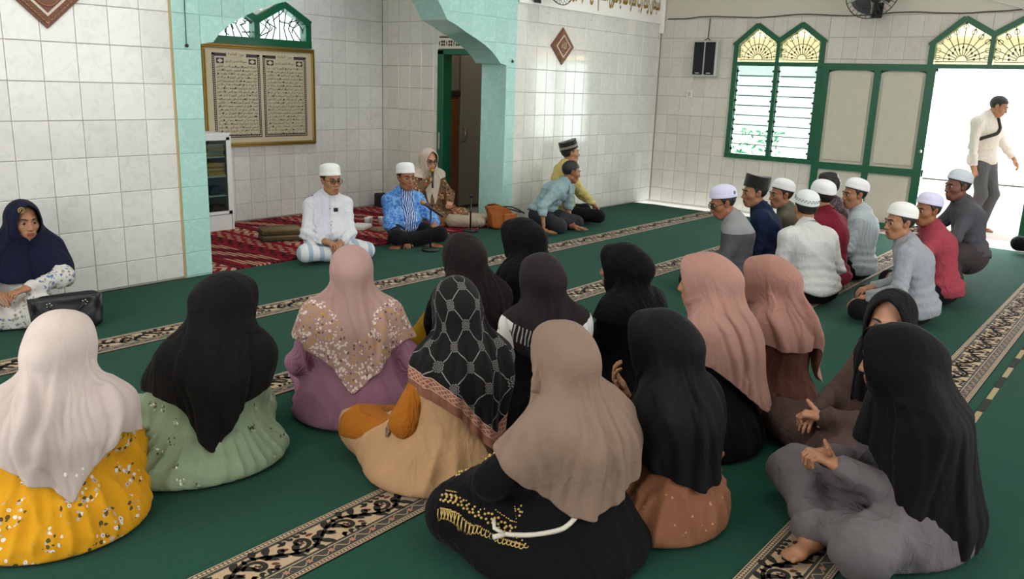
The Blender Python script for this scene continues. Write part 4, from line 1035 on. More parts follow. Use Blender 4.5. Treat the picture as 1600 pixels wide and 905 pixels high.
class Rig:
    """joints of one figure in its own frame: x right, y forward, z up, origin on the floor under the pelvis"""
    def __init__(s, hd, hrot=(0, 0, 0), sw=.17, pel=(0, 0, .12), sit='cross', wr=None, kn=None, an=None, poleL=None, poleR=None, sc=1., mid=None, shz=0., kp=None, arm=(.28, .25), leg=(.42, .41)):
        s.sc = sc; s.hd = np.array(hd, float); s.HR = Rz(hrot[0])@Rx(hrot[1])@Ry(hrot[2]); s.pel = np.array(pel, float); s.sit = sit
        s.nk = s.hd+s.HR@np.array((0, -.036, -.118))*sc
        t = s.hd-s.pel; s.nb = s.nk+np.array((-.02*t[0], -.022, -.016))*sc
        s.chest = s.pel+(s.nb-s.pel)*.68+np.array((0, -.035, 0)) if mid is None else np.array(mid, float)
        d = nrm(s.nb-s.chest)
        s.sh = {}; s.el = {}; s.wr = {}; s.hip = {}; s.kn = {}; s.an = {}
        wr = wr or {}; an = an or {}; kp = kp or {}
        for k, sg in (('L', -1), ('R', 1)):
            s.sh[k] = s.nb+np.array((sg*sw, -.015, -.072+shz))*np.array((1, 1, sc))
            w_ = np.array(wr.get(k, (sg*.07, .27, .20)), float)
            pole = np.array((poleL if k == 'L' else poleR) or (sg*.7, -.45, -.5), float)
            s.el[k], s.wr[k] = ik(s.sh[k], w_, arm[0]*sc, arm[1]*sc, pole)
            s.hip[k] = s.pel+np.array((sg*.09, .0, -.01))
            dflt = {'cross': (-sg*.10, .27, .065), 'stand': (sg*.1, .02, .09), 'squat': (sg*.13, .16, .09), 'kneel': (sg*.10, -.22, .06)}[sit]
            a_ = np.array(an.get(k, dflt), float)
            pole = np.array(kp.get(k) or {'cross': (sg*1., .25, .12), 'stand': (0, 1, 0), 'squat': (sg*.3, 1, .8), 'kneel': (sg*.3, 1, -.1)}[sit], float)
            s.kn[k], s.an[k] = ik(s.hip[k], a_, leg[0]*sc, leg[1]*sc, pole)
            if s.kn[k][2] < .075: s.kn[k][2] = .075
    def torso(s, g=0., w_=1., belly=0.):
        ax = nrm(s.sh['R']-s.sh['L']); f = ((float(ax[0]), float(ax[1]), float(ax[2])), 1.3*w_)
        P = [cap(s.pel+(0, -.01, .02), s.chest, .118+g, .112+g, .05, f), ell(s.pel+(0, -.03, .0), (.172+g, .145+g, .115+g), .06),
             cap(s.chest, s.nb+(0, -.01, -.045), .11+g, .078+g, .05, f), cap(s.sh['L'], s.sh['R'], .058+g, .058+g, .06), cap(s.nb+(0, 0, -.02), s.nk, .062+g, .052+g, .04)]
        if belly: P.append(ell(s.pel*.6+s.chest*.4+(0, .07, -.02), (.13+g, .09+belly+g, .13), .06))
        return P
    def arm(s, k, g=0., to=1.):
        w_ = s.el[k]+(s.wr[k]-s.el[k])*to
        return [cap(s.sh[k], s.el[k], .053+g, .042+g*1.1, .05), cap(s.el[k], w_, .041+g*1.1, .028+g*1.15, .025)]
    def leg(s, k, g=0., to=1.):
        a_ = s.kn[k]+(s.an[k]-s.kn[k])*to
        return [cap(s.hip[k], s.kn[k], .085+g, .058+g, .05), cap(s.kn[k], a_, .056+g, .038+g*1.1, .03)]
def xf(V, s, R, t): return (np.asarray(V)*s)@np.asarray(R).T+t
def put_hand(kind, r, k, d=None, palm=None, s=1.):
    """hand on wrist k of rig r: d finger direction, palm the way the palm faces"""
    V, Q = HANDS[kind]; f = r.wr[k]-r.el[k] if d is None else np.array(d, float)
    pn = np.array((0, 0, -1.) if palm is None else palm, float); R = rot_to(f, -pn)
    sg = -1 if k == 'R' else 1     # canonical hand is a left hand with the thumb at +x when the palm looks down
    W = V.copy(); W[:, 0] *= sg; q = Q if sg > 0 else Q[:, ::-1]
    return xf(W, s, R, r.wr[k]), q
def put_foot(r, k, d, up=(0, 0, 1), s=1.):
    V, Q = FOOT; W = V.copy(); q = Q
    if k == 'R': W[:, 0] *= -1; q = Q[:, ::-1]
    return xf(W, s, rot_to(d, up), r.an[k]), q
class Fig:
    """a person: the continuous body is the top-level object, clothing and hair are its children"""
    def __init__(s, P, heading, rig, label, tone='mid', group=None, hi=True, res=.016):
        s.r = rig; s.P = P; s.heading = heading; s.label = label; s.tone = tone; s.group = group; s.hi = hi; s.res = res; s.parts = []; s.body = []
        s.kids = []
    def add_body(s, VQ, mi=0): s.body.append((VQ[0], VQ[1], np.full(len(VQ[1]), mi) if np.isscalar(mi) else mi))
    def finish(s):
        r = s.r; P = r.torso(-.022)
        for k in 'LR': P += r.arm(k, -.008)+r.leg(k, -.016)
        V, Q = surface(union(P), *bounds(P), .02); s.add_body((V, Q))
        hv, hq, hm = HEAD if s.hi else HEADLO
        s.add_body((xf(hv, r.sc, r.HR, r.hd), hq), hm)
        n = 0; Vs, Qs, Ms = [], [], []
        for V, Q, m in s.body: Vs.append(V); Qs.append(np.asarray(Q)+n); Ms.append(m); n += len(V)
        me = quad_mesh('person', np.concatenate(Vs), np.concatenate(Qs), [SKIN[s.tone], LIPS, EYEW, IRIS, HAIRM], np.concatenate(Ms))
        o = link('person', me, None, (s.P[0], s.P[1], .004), -math.radians(s.heading)); tag(o, s.label, 'person', s.group)
        for name, me, kids in s.kids:
            c = link(name, me, o)
            for nm, m2 in kids: link(nm, m2, c)
        s.o = o; return o
    def garment(s, name, prims, mat, res=None, cuts=(), fold=.006, fr=(9, 9, 5), seed=1, kids=(), floor=True, extra=None, k=.012):
        """cloth surface round prims, cut flat by planes (point, outward direction)"""
        f0 = union(prims)
        def f(p):
            d = f0(p)
            for c, nn in cuts: d = smax(d, (p-A3(*c))@A3(*nrm(nn)), k)
            if floor: d = np.maximum(d, .006-p[:, 2])
            return d
        V, Q = surface(f, *bounds(prims), res or s.res); N = vnormals(V, Q)
        if fold:
            h = fold*ridges(V, seed, fr)
            if extra is not None: h = h+extra(V)
            if floor: h = np.where(V[:, 2] < .02, 0, h)
            V = V+N*h[:, None]
            if floor: V[:, 2] = np.maximum(V[:, 2], .004)
        me = quad_mesh(name, V, Q, mat); s.kids.append((name, me, list(kids))); return me
    def hgeo(s, name, geo, mats, smooth=True):
        """geometry written in head space, worn on the head"""
        for i, V in enumerate(geo.V): geo.V[i] = xf(V, s.r.sc, s.r.HR, s.r.hd)
        return geo.mesh(name, mats, smooth)
    def kid(s, name, me, kids=()): s.kids.append((name, me, list(kids)))

CAPM = {}
def cap_mat(kind):
    if kind in CAPM: return CAPM[kind]
    g = G('cap_'+kind, .9, Sheen_Weight=.2); o = g.obj(); c = {'white': '#e6e6e8', 'lilac': '#d3d0ea', 'knit': '#e8e8e4', 'grey': '#c3cad0', 'check': '#dfe3e3'}[kind]
    v = g.vor(g.scale(o, (1, 1, 1)), 130.); g.base(g.mix(g.step(v[0], .2, .6), c, c)); g.bump(v[0], .35 if kind in ('knit', 'grey') else .12, .006)
    CAPM[kind] = g.m; return g.m
def kopiah(s, kind='white', tilt=8., h=.1, extra=None, dome=True):
    """round soft cap with an upright band and a domed crown"""
    X = Matrix.Translation((0, -.018, .045))@Matrix.Rotation(math.radians(tilt), 4, 'X')
    g = Geo().lathe(([(.97, 0), (1.0, .004), (1.0, .02), (.985, h*.62), (.93, h*.84), (.78, h*.98), (.5, h*1.07), (.2, h*1.1), (.01, h*1.105)] if not dome else [(.97, 0), (1.0, .004), (1.0, .026), (.975, .046), (.91, .063), (.80, .077), (.65, .088), (.45, .096), (.22, .101), (.01, .102)]), 32, 0, .0885, .110, X)
    g.lathe([(1.012, .0), (1.02, .004), (1.016, .024), (1.0, .026)], 32, 0, .0885, .110, X, False)
    kids = []
    if extra == 'dots':
        q = Geo()
        for j in range(22):
            a = j*2*PI/22
            for dz in (0, .013): q.prism([(.09*1.0*math.cos(a+dz*5)+.0, 0), (0, 0), (0, .001)], 0, .001) if False else q.ball((.0895*math.cos(a+dz*9), .1112*math.sin(a+dz*9), .028+dz), (.006, .006, .004), 4, 0, X)
        kids.append(('woven_band', s.hgeo('woven_band', q, flat('band_grey', '#5d6468', .8))))
    if extra == 'badge':
        q = Geo().ball((-.07, -.068, .035), (.006, .006, .016), 6, 0, X).ball((-.062, -.076, .035), (.006, .006, .012), 6, 0, X); kids.append(('badge', s.hgeo('badge', q, flat('badge_grey', '#6b6a72', .6))))
    s.kid('cap', s.hgeo('cap', g, cap_mat(kind)), kids)
def songkok(s, band=False, tilt=4.):
    X = Matrix.Translation((0, -.015, .04))@Matrix.Rotation(math.radians(tilt), 4, 'X')
    P = []
    g = Geo(); V = []; K = 36; prof = [(1.0, 0), (1.0, .01), (.97, .095), (.95, .1), (.8, .092), (.3, .088), (.01, .088)]
    for r_, z in prof:
        for j in range(K):
            a = 2*PI*j/K; V.append((.09*r_*math.cos(a), .113*r_*math.sin(a), z*(1+.12*(math.sin(a))**2 if z > .05 else 1)))
    g.add(V, [(i*K+j, i*K+(j+1) % K, (i+1)*K+(j+1) % K, (i+1)*K+j) for i in range(len(prof)-1) for j in range(K)], 0, X)
    kids = []
    if band:
        q = Geo()
        for z in (.03, .045): q.tube([(.0905*math.cos(t)*(1-z*.3), .1135*math.sin(t)*(1-z*.3), z) for t in np.linspace(0, 2*PI, 33)[:-1]], .0035, 5, 0, X, True)
        kids.append(('silver_band', s.hgeo('silver_band', q, flat('silver_thread', '#b7b2a4', .5))))
    s.kid('songkok', s.hgeo('songkok', g, cloth('black_velvet', '#15130f', '#1d1a17', 300., .2, .95, .5)), kids)
def hair(s, tall=False): V, Q = TALLHAIR if tall else HAIR; s.kid('hair', quad_mesh('hair', xf(V, s.r.sc, s.r.HR, s.r.hd), Q, HAIRM))
def glasses(s):
    g = Geo()
    for sg in (-1, 1):
        g.tube([(sg*(.033+.025*math.copysign(abs(math.cos(t))**.6, math.cos(t))), .108-.006*abs(math.cos(t)), .004+.018*math.copysign(abs(math.sin(t))**.6, math.sin(t))) for t in np.linspace(0, 2*PI, 25)[:-1]], .0025, 6, closed=True)
        g.tube([(sg*.058, .103, .01), (sg*.078, .06, .01), (sg*.084, -.01, .008)], .0022, 6)
    g.tube([(-.008, .107, .008), (0, .110, .011), (.008, .107, .008)], .0022, 6)
    L = Geo()
    for sg in (-1, 1): L.prism([(sg*(.033+.024*math.cos(t)), .004+.017*math.sin(t)) for t in np.linspace(0, 2*PI, 17)[:-1]], .1055, .1062)
    if 'lens' not in _mats: _mats['lens'] = thin_glass('lens', '#f4f4f2', .1)
    s.kid('glasses', s.hgeo('glasses', g, flat('glasses_black', '#131315', .3)), [('lenses', s.hgeo('lenses', L, _mats['lens'], False))])
def collar(s, mat, h=.035, r=.063):
    a, b = s.r.nk, s.r.nb; d = nrm(a-b); c = b+(a-b)*.35; X = rot_to((d[1], -d[2], d[1]) if abs(d[2]) < .3 else (0, 1, -d[1]/max(.2, d[2])), d)
    V = []; K = 28
    for rr, z in ((r+.014, -.02), (r+.004, 0), (r, h*.7), (r-.003, h), (r-.008, h), (r-.008, 0)):
        for j in range(K):
            t = 2*PI*j/K; V.append((rr*math.cos(t), rr*1.02*math.sin(t), z-.014*math.sin(t)*(z > 0)))
    Q = [(i*K+j, i*K+(j+1) % K, (i+1)*K+(j+1) % K, (i+1)*K+j) for i in range(5) for j in range(K)]
    s.kid('collar', quad_mesh('collar', xf(np.array(V), 1, X, c), np.array(Q), mat))

# ---- draped headscarf
def drape(X, f, nu, steps, slack, face):
    """lets the laid-out cloth settle: it has a little more width than it needs, hangs, and rests on the body"""
    NT, NR = X.shape[:2]; X = X.astype(np.float32).copy(); X0 = X.copy(); wl = np.clip((np.arange(NR)-nu+6)/(NR-nu+6.), 0, 1)
    w_ = np.ones((NT, NR), np.float32)*np.clip((np.arange(NR)-nu*.55)/(nu*.5), 0, 1)[None, :]
    if face: w_[:3] *= .15; w_[-3:] *= .15
    w_[:, -1] *= 1.
    k = 1+(slack[0]-1)*np.clip(wl*2.2, 0, 1); kv = 1+(slack[1]-1)*np.clip(wl*2, 0, 1)
    L = lambda A, B: np.linalg.norm(B-A, axis=2)
    lh = L(X[:-1], X[1:])*k[None, :]; lv = L(X[:, :-1], X[:, 1:])*kv[None, 1:]; ld1 = L(X[:-1, :-1], X[1:, 1:])*(.5+.5*k[None, 1:]); ld2 = L(X[1:, :-1], X[:-1, 1:])*(.5+.5*k[None, 1:])
    b2 = L(X[:-2], X[2:])*k[None, :]; bv = L(X[:, :-2], X[:, 2:])*kv[None, 2:]
    def con(a, b, l, st, short=False):
        A, B = X[a], X[b]; d = B-A; n = np.sqrt((d*d).sum(2))+1e-8; e = (n-l)/n
        if short: e = np.minimum(e, 0)
        wa, wb = w_[a], w_[b]; c = d*(e*st/(wa+wb+1e-4))[:, :, None]; X[a] += c*wa[:, :, None]; X[b] -= c*wb[:, :, None]
    S0, S1 = slice(0, -1), slice(1, None); P = X.copy(); g = np.array((0, 0, -9.8*.004**2), np.float32)
    for it in range(steps):
        v = (X-P)*.8; P = X.copy(); X += (v+g)*w_[:, :, None]; X += (X0-X)*.05
        for q in range(6):
            for o in (0, 1):
                con((slice(o, NT-1, 2), slice(None)), (slice(o+1, NT, 2), slice(None)), lh[o::2], .9)
                con((slice(None), slice(o, NR-1, 2)), (slice(None), slice(o+1, NR, 2)), lv[:, o::2], .95)
            if q % 2 == 0:
                for o in (0, 1):
                    con((slice(o, NT-1, 2), S0), (slice(o+1, NT, 2), S1), ld1[o::2], .35); con((slice(o+1, NT, 2), S0), (slice(o, NT-1, 2), S1), ld2[o::2], .35)
                for o in (0, 1, 2, 3):
                    a = slice(o, NT-2, 4); n = len(range(o, NT-2, 4)); con((a, slice(None)), (slice(o+2, NT, 4), slice(None)), b2[o::4], .30, True)
                    con((slice(None), slice(o, NR-2, 4)), (slice(None), slice(o+2, NR, 4)), bv[:, o::4], .30, True)
        if it % 2 == 1 or it > steps-3:
            p = X.reshape(-1, 3); d = f(p)-.011; m = d < 0
            if m.any():
                q = p[m]; e = .004; G_ = np.stack([f(q+np.eye(3, dtype=np.float32)[c]*e)-f(q-np.eye(3, dtype=np.float32)[c]*e) for c in range(3)], 1); G_ /= np.linalg.norm(G_, axis=1)[:, None]+1e-9
                c = -G_*d[m][:, None]*np.minimum(1, w_.reshape(-1)[m]*3+.0)[:, None]; p[m] += c; pp = P.reshape(-1, 3); pp[m] += c*.8+(p[m]-pp[m])*.5*0
            X[:, :, 2] = np.maximum(X[:, :, 2], .012)
    return X.astype(float)

def hijab(s, mat, hem, az0=None, off=.014, taut=60, fold=.008, nf=9, seed=1, slope=.55, extra=(), tails=(), flare=0., face=True, res=(128, 70), settle=12, slack=(1.07, 1.0), skew=.5, bun=.03, name='hijab', kids=(), fw=.06, arms=True, pleat=None, hw=1., visor=1.):
    """scarf hung over head, shoulders and back; hem = [(azimuth from the face, clockwise, z)], pleat = [(azimuth, width, depth, slant)]"""
    r = s.r; hd, HR = r.hd, r.HR; sc = r.sc
    Rh = HR
    sup = [ell(hd+HR@np.array((0, -.018, .03))*sc, np.array((.082*hw, .102, .092))*sc, .03, HR), ell(hd+HR@np.array((0, .02, -.04))*sc, np.array((.064, .066, .08))*sc, .03, HR), ell(hd+HR@np.array((0, -.075-bun*.6, -.0))*sc, np.array((.062, .045+bun, .06))*sc, .05, HR),
           cap(hd+HR@np.array((0, -.02, -.08))*sc, r.nb, .06, .07, .05)]
    if visor: sup.append(ell(hd+HR@np.array((0, .066, .060))*sc, np.array((.050, .046*visor, .048))*sc, .03, HR))
    sup += r.torso(.012)
    for k in 'LR':
        if arms is True: sup.append(cap(r.sh[k], r.sh[k]*.45+r.el[k]*.55, .068, .062, .05))
        elif arms == 'full': sup += r.arm(k, .012, .6)
    sup += list(extra); f = union(sup)
    if az0 is None: fy = HR@np.array((0, 1, 0)); az0 = math.degrees(math.atan2(fy[0], fy[1]))
    NT, NR = res; nu = 22; nl = NR-nu; taut = int(taut*.8); fold = fold*1.5
    az = np.linspace(0, 1, NT)
    # rows: polar fan round the skull, then level rings from mid-skull down to the hem
    hc = hd+HR@np.array((0, -.012, .0))*sc
    H = np.array(sorted(hem+[(hem[0][0]+360, hem[0][1])])); 
    tors = r.chest*.6+r.nb*.4
    def thetas(z):   # opening of the face
        zc = hd[2]-.012*sc; q = 1-((z-zc)/(.088*sc))**2; w_ = fw*sc*np.sqrt(np.maximum(q, 0)) if face else 0*q
        return np.arcsin(np.clip(w_/.1, 0, .8))
    O = np.zeros((NT, NR, 3)); Dd = np.zeros((NT, NR, 3)); Z = np.zeros((NT, NR))
    r0 = .105*sc
    for j in range(NR):
        if j < nu:
            e = math.radians(90-88*(j/(nu-1))**1.0-0.5); th = thetas(np.array(hc[2]+r0*math.sin(e)+.0)); 
            a = th+(2*PI-2*th)*az+math.radians(az0)
            d = np.stack((np.sin(a)*math.cos(e), np.cos(a)*math.cos(e), np.full(NT, math.sin(e))), 1)
            if True: # tilt the fan with the head
                Rl = Rz(az0); d = (d@Rl)@Rl.T
            O[:, j] = hc; Dd[:, j] = d; Z[:, j] = e
        else:
            wv = (j-nu+1)/(nl)
            zz0 = hc[2]
            azd = np.degrees((np.zeros(NT)+az*2*PI)) % 360
            zh = np.interp(azd, H[:, 0], H[:, 1]); zh = np.where(zh > zz0-.05, zz0-.05, zh)
            z = zz0+(zh-zz0)*wv
            th = thetas(z); a = th+(2*PI-2*th)*az+math.radians(az0)
            t = np.clip((hc[2]-z)/max(.08, hc[2]-r.nb[2]+.06), 0, 1); t = t*t*(3-2*t)
            O[:, j, :2] = hc[:2]+(tors[:2]-hc[:2])*t[:, None]; O[:, j, 2] = z
            Dd[:, j] = np.stack((np.sin(a), np.cos(a), 0*a), 1); Z[:, j] = z
    K = 44; S_ = np.linspace(.62, .0, K); D = np.empty((NT, NR, K), np.float32)
    pts = (O[:, :, None, :]+Dd[:, :, None, :]*S_[None, None, :, None]).astype(np.float32).reshape(-1, 3)
    D = f(pts).reshape(NT, NR, K)-off
    ins = D < 0; first = np.where(ins.any(2), ins.argmax(2), K-1); fi = np.maximum(first, 1)
    I, J = np.meshgrid(np.arange(NT), np.arange(NR), indexing='ij'); d0 = D[I, J, fi-1]; d1 = D[I, J, fi]
    t = np.clip(d0/(d0-d1+1e-9), 0, 1); R = S_[fi-1]+(S_[fi]-S_[fi-1])*t; R = np.where(first == K-1, .03, R)
    sup_R = R.copy()
    for j in range(nu, NR):       # may only fall inward gently
        dz = np.abs(Z[:, j]-Z[:, j-1]) if j > nu else np.abs(hc[2]-Z[:, j])
        R[:, j] = np.maximum(R[:, j], R[:, j-1]-slope*dz)
    fr_ = az*2*PI
    for it in range(taut):        # span hollows along the fall line and round the body
        R[:, nu-4:-1] = np.maximum(R[:, nu-4:-1], .5*(R[:, nu-5:-2]+R[:, nu-3:]))
        if it % 3 == 0: R[1:-1, nu-6:] = np.maximum(R[1:-1, nu-6:], .5*(R[:-2, nu-6:]+R[2:, nu-6:]))
    for it in range(3): R[1:-1] = .5*R[1:-1]+.25*(R[:-2]+R[2:]); R[:, 1:-1] = .5*R[:, 1:-1]+.25*(R[:, :-2]+R[:, 2:])
    R = np.maximum(R, sup_R-.004)
    jn = np.arange(NR); wl = np.clip((jn-nu+6)/(nl+2.), 0, 1)[None, :]; A = (az*2*PI)[:, None]
    rs = np.random.RandomState(seed); d = np.zeros_like(R)
    jj = np.linspace(0, 1, 7)
    for q in range(nf+4):
        c = rs.uniform(.10, .90)*2*PI; wd = rs.uniform(.06, .15); sl = rs.uniform(-.25, .9)*skew*(1 if c > PI else -1)*-1
        st = rs.uniform(0, .3); x = (A-c-sl*wl*1.6+.10*np.sin(wl*5+q))/(wd*(.6+.9*wl)); sg = 1 if rs.rand() > .5 else -1
        prof = np.where(x*sg > 0, np.exp(-x*x*2.6), np.exp(-x*x*.30))
        d += rs.uniform(.5, 1.15)*prof*np.clip((wl-st)*3.2, 0, 1)*(1-.25*wl)
    d -= d.mean(0, keepdims=True)*.6
    # small tension creases round the nape
    nz = np.sin(A*2.1+seed)+np.sin(A*3.7+2*seed); d += .35*np.maximum(0, np.sin(wl*46+2.2*nz+6*np.cos(A)))*np.exp(-((wl-.30)/.13)**2)*np.clip(.5+.5*np.sin(A*3+seed), 0, 1)
    for c, wd, dep, sl in (pleat or ()):
        x = (A-math.radians(c)-sl*wl)/math.radians(wd); d += dep/fold*np.where(x > 0, np.exp(-x*x*2.2), np.exp(-x*x*.35)*.9)*np.clip(wl*2.2, 0, 1)
    R = R+fold*d+flare*wl**3
    for c, wd, out in tails: R = R+out*np.exp(-((A-math.radians(c))/math.radians(wd))**2)*wl**1.5
    V = (O+Dd*R[:, :, None])
    if face:  # draw the edge back over the face sides
        V[0] = V[0]-.004*Dd[0]; V[-1] = V[-1]-.004*Dd[-1]
    V[:, :, 2] = np.maximum(V[:, :, 2], .01)
    if settle: V = drape(V, f, nu, settle, slack, face)
    V = V.reshape(-1, 3)
    def id_(i, j): return i*NR+j
    i, j = np.meshgrid(np.arange(NT-1), np.arange(NR-1), indexing='ij'); i = i.ravel(); j = j.ravel()
    Q = np.stack((id_(i, j), id_(i, j+1), id_(i+1, j+1), id_(i+1, j)), 1)
    # arc lengths for the print: u round the back, v along the fall, second map: distance to the hem
    G_ = V.reshape(NT, NR, 3); seg = np.linalg.norm(np.diff(G_, axis=1), axis=2); vv = np.concatenate((np.zeros((NT, 1)), np.cumsum(seg, 1)), 1)
    hemd = vv[:, -1:]-vv; Rm = np.maximum(R, .08); u = (A-PI)*.16*np.minimum(1, .25+vv/.3)
    uv = {'cloth': np.stack((u.ravel(), vv.ravel()), 1), 'hem': np.stack((np.repeat(u[:, -1:], NR, 1).ravel(), hemd.ravel()), 1)}
    # a second layer just inside gives the cloth its thickness
    N = vnormals(V, Q); 
    me = quad_mesh(name, V, Q, mat, None, uv)
    s.kids.append((name, me, list(kids))); s.hV = G_; s.hN = N.reshape(NT, NR, 3); return me
def solidify_kids(o, names=('hijab',), th=.004):
    for c in o.children:
        if c.name.split('.')[0] in names:
            m = c.modifiers.new('smooth', 'SUBSURF'); m.levels = m.render_levels = 1
            m = c.modifiers.new('thickness', 'SOLIDIFY'); m.thickness = th; m.offset = -1

# ---- common dress: blouse or gown with a skirt spread over crossed legs
def gown(s, mat, skirt=(.31, .31, .12), skc=(0, .06, .03), fold=.008, seed=1, g=.026, cuff=.93, res=None, name='dress', pleats=13, gather=.34, extra_prims=(), kids=(), belly=0., sleeve=.008):
    r = s.r; P = r.torso(g-.006, 1., belly)
    for k in 'LR': P += [cap(r.sh[k], r.el[k], .06+sleeve, .055+sleeve*1.5, .045), cap(r.el[k], r.el[k]+(r.wr[k]-r.el[k])*cuff, .053+sleeve*1.5, .034+sleeve, .02)]
    for k in 'LR': P += [cap(r.hip[k], r.kn[k], .10+g*.5, .072+g*.6, .08), cap(r.kn[k], r.an[k], .07+g*.6, .06, .07)]
    if skirt: P.append(ell(skc, skirt, .10))
    P += list(extra_prims)
    s.skirt_f = union([q for q in P if q[0] == 'e'][-1:]+[cap(r.hip[k], r.kn[k], .10+g*.5, .072+g*.6, .08) for k in 'LR']+[cap(r.kn[k], r.an[k], .07+g*.6, .06, .07) for k in 'LR'])
    cuts = []
    def ex(V):
        h = 0
        if pleats:
            a = np.arctan2(V[:, 0], V[:, 1]); rad = np.hypot(V[:, 0], V[:, 1]); u_ = pleats*.5*a+1.3*np.sin(3*a+seed)+.9*np.sin(7*rad+2*a)+3*V[:, 2]; h = .020*((1-np.abs(np.sin(u_)))**1.4-.35)*np.clip((gather-V[:, 2])*6, 0, 1)*np.clip(V[:, 2]*20, 0, 1)*np.clip((rad-.12)*8, 0, 1)
        return h
    s.garment(name, P, mat, res or .0125, cuts, fold*1.5, (24, 24, 9), seed, kids, True, ex)
def cuffs_fix(r): pass
# ------------------------------------------------------------------ printed fabrics
def floral(name, ground, ground2, flowers, leaf, sc=9., size=.30, fine=60., dens=.55, bump=.25):
    """scattered bunches of small flowers on a plain ground"""
    if name in _mats: return _mats[name]
    g = G(name, .85, Sheen_Weight=.03, Specular_IOR_Level=.2); o = g.obj(); wob = g.v('ADD', o, g.scale(g.v('SUBTRACT', g.ncol(o, 30.), (.5, .5, .5)), .02))
    big = g.vor(wob, sc); sm = g.vor(wob, fine)
    inside = g.f('LESS_THAN', big[0], size)
    keep = g.f('LESS_THAN', g.xyz(big[1])[0], dens)
    inside = g.f('MULTIPLY', inside, keep); rnd = g.xyz(sm[1])[0]
    c = g.mix(g.noise(o, 7., 3.), ground, ground2)
    petal = g.f('LESS_THAN', sm[0], .42)
    fl = g.mix(g.f('GREATER_THAN', rnd, .66), flowers[0], flowers[1]); fl = g.mix(g.f('LESS_THAN', rnd, .3), fl, leaf)
    fl = g.mix(g.f('LESS_THAN', sm[0], .12), fl, flowers[2])
    c = g.mix(g.f('MULTIPLY', inside, petal), c, fl)
    g.base(c); h = g.f('ADD', g.f('MULTIPLY', g.noise(o, 240., 2.), .3), g.noise(g.scale(o, (1., 1., .5)), 28., 3., .55, .4)); g.bump(h, bump, .012)
    _mats[name] = g.m; return g.m
def ribbed(name, c, c2, k=190.):
    g = G(name, .85, Sheen_Weight=.03, Specular_IOR_Level=.2); o = g.obj(); x, y, z = g.xyz(o); a = g.f('ARCTAN2', x, g.f('SUBTRACT', y, .0))
    w_ = g.f('SINE', g.f('ADD', g.f('MULTIPLY', a, k), g.f('MULTIPLY', g.noise(o, 12., 3.), 6.)))
    g.base(g.mix(g.f('MULTIPLY', g.f('ADD', w_, 1.), .32), c, c2)); g.bump(g.f('ADD', g.f('MULTIPLY', w_, .4), g.noise(o, 28., 3.)), .35, .01); return g.m
def dotted(name, c, c2, dot, sc=26.):
    g = G(name, .85, Sheen_Weight=.03, Specular_IOR_Level=.2); o = g.obj(); v = g.vor(o, sc)
    g.base(g.mix(g.f('LESS_THAN', v[0], .11), g.mix(g.noise(o, 9., 3.), c, c2), dot)); g.bump(g.noise(g.scale(o, (1., 1., .4)), 40., 3.), .4, .012); return g.m
def batik(name):
    g = G(name, .7, Specular_IOR_Level=.3); o = g.obj(); n = g.noise(o, 20., 4., .6, 1.2); wob = g.v('ADD', o, g.scale(g.v('SUBTRACT', g.ncol(o, 16.), (.5, .5, .5)), .05))
    v = g.vor(wob, 24., 'DISTANCE_TO_EDGE'); x, y, z = g.xyz(o)
    c = g.mix(g.step(n, .4, .62), '#2a66b8', '#6fa2d6'); c = g.mix(g.f('MULTIPLY', g.f('LESS_THAN', v[0], .04), .6), c, '#8fb6de')
    mid = g.f('LESS_THAN', g.f('ABSOLUTE', x), .065); s = g.f('SINE', g.f('ADD', g.f('MULTIPLY', x, 330.), g.f('MULTIPLY', g.noise(o, 14., 2.), 14.)))
    c = g.mix(g.f('MULTIPLY', mid, g.f('GREATER_THAN', s, .2)), c, '#1d2f72'); c = g.mix(g.f('MULTIPLY', mid, g.f('LESS_THAN', s, -.75)), c, '#e1e6ee')
    g.base(c); g.bump(g.noise(o, 26., 3.), .25, .012); return g.m
def striped(name, c, c2, k=120., wd=.3, axis=0):
    g = G(name, .85, Sheen_Weight=.1, Specular_IOR_Level=.2); o = g.obj(); x = g.xyz(o)[axis]; s = g.f('SINE', g.f('MULTIPLY', x, k))
    g.base(g.mix(g.f('GREATER_THAN', s, 1-2*wd), c, c2)); g.bump(g.noise(g.scale(o, (1., 1., .5)), 30., 3.), .3, .012); return g.m
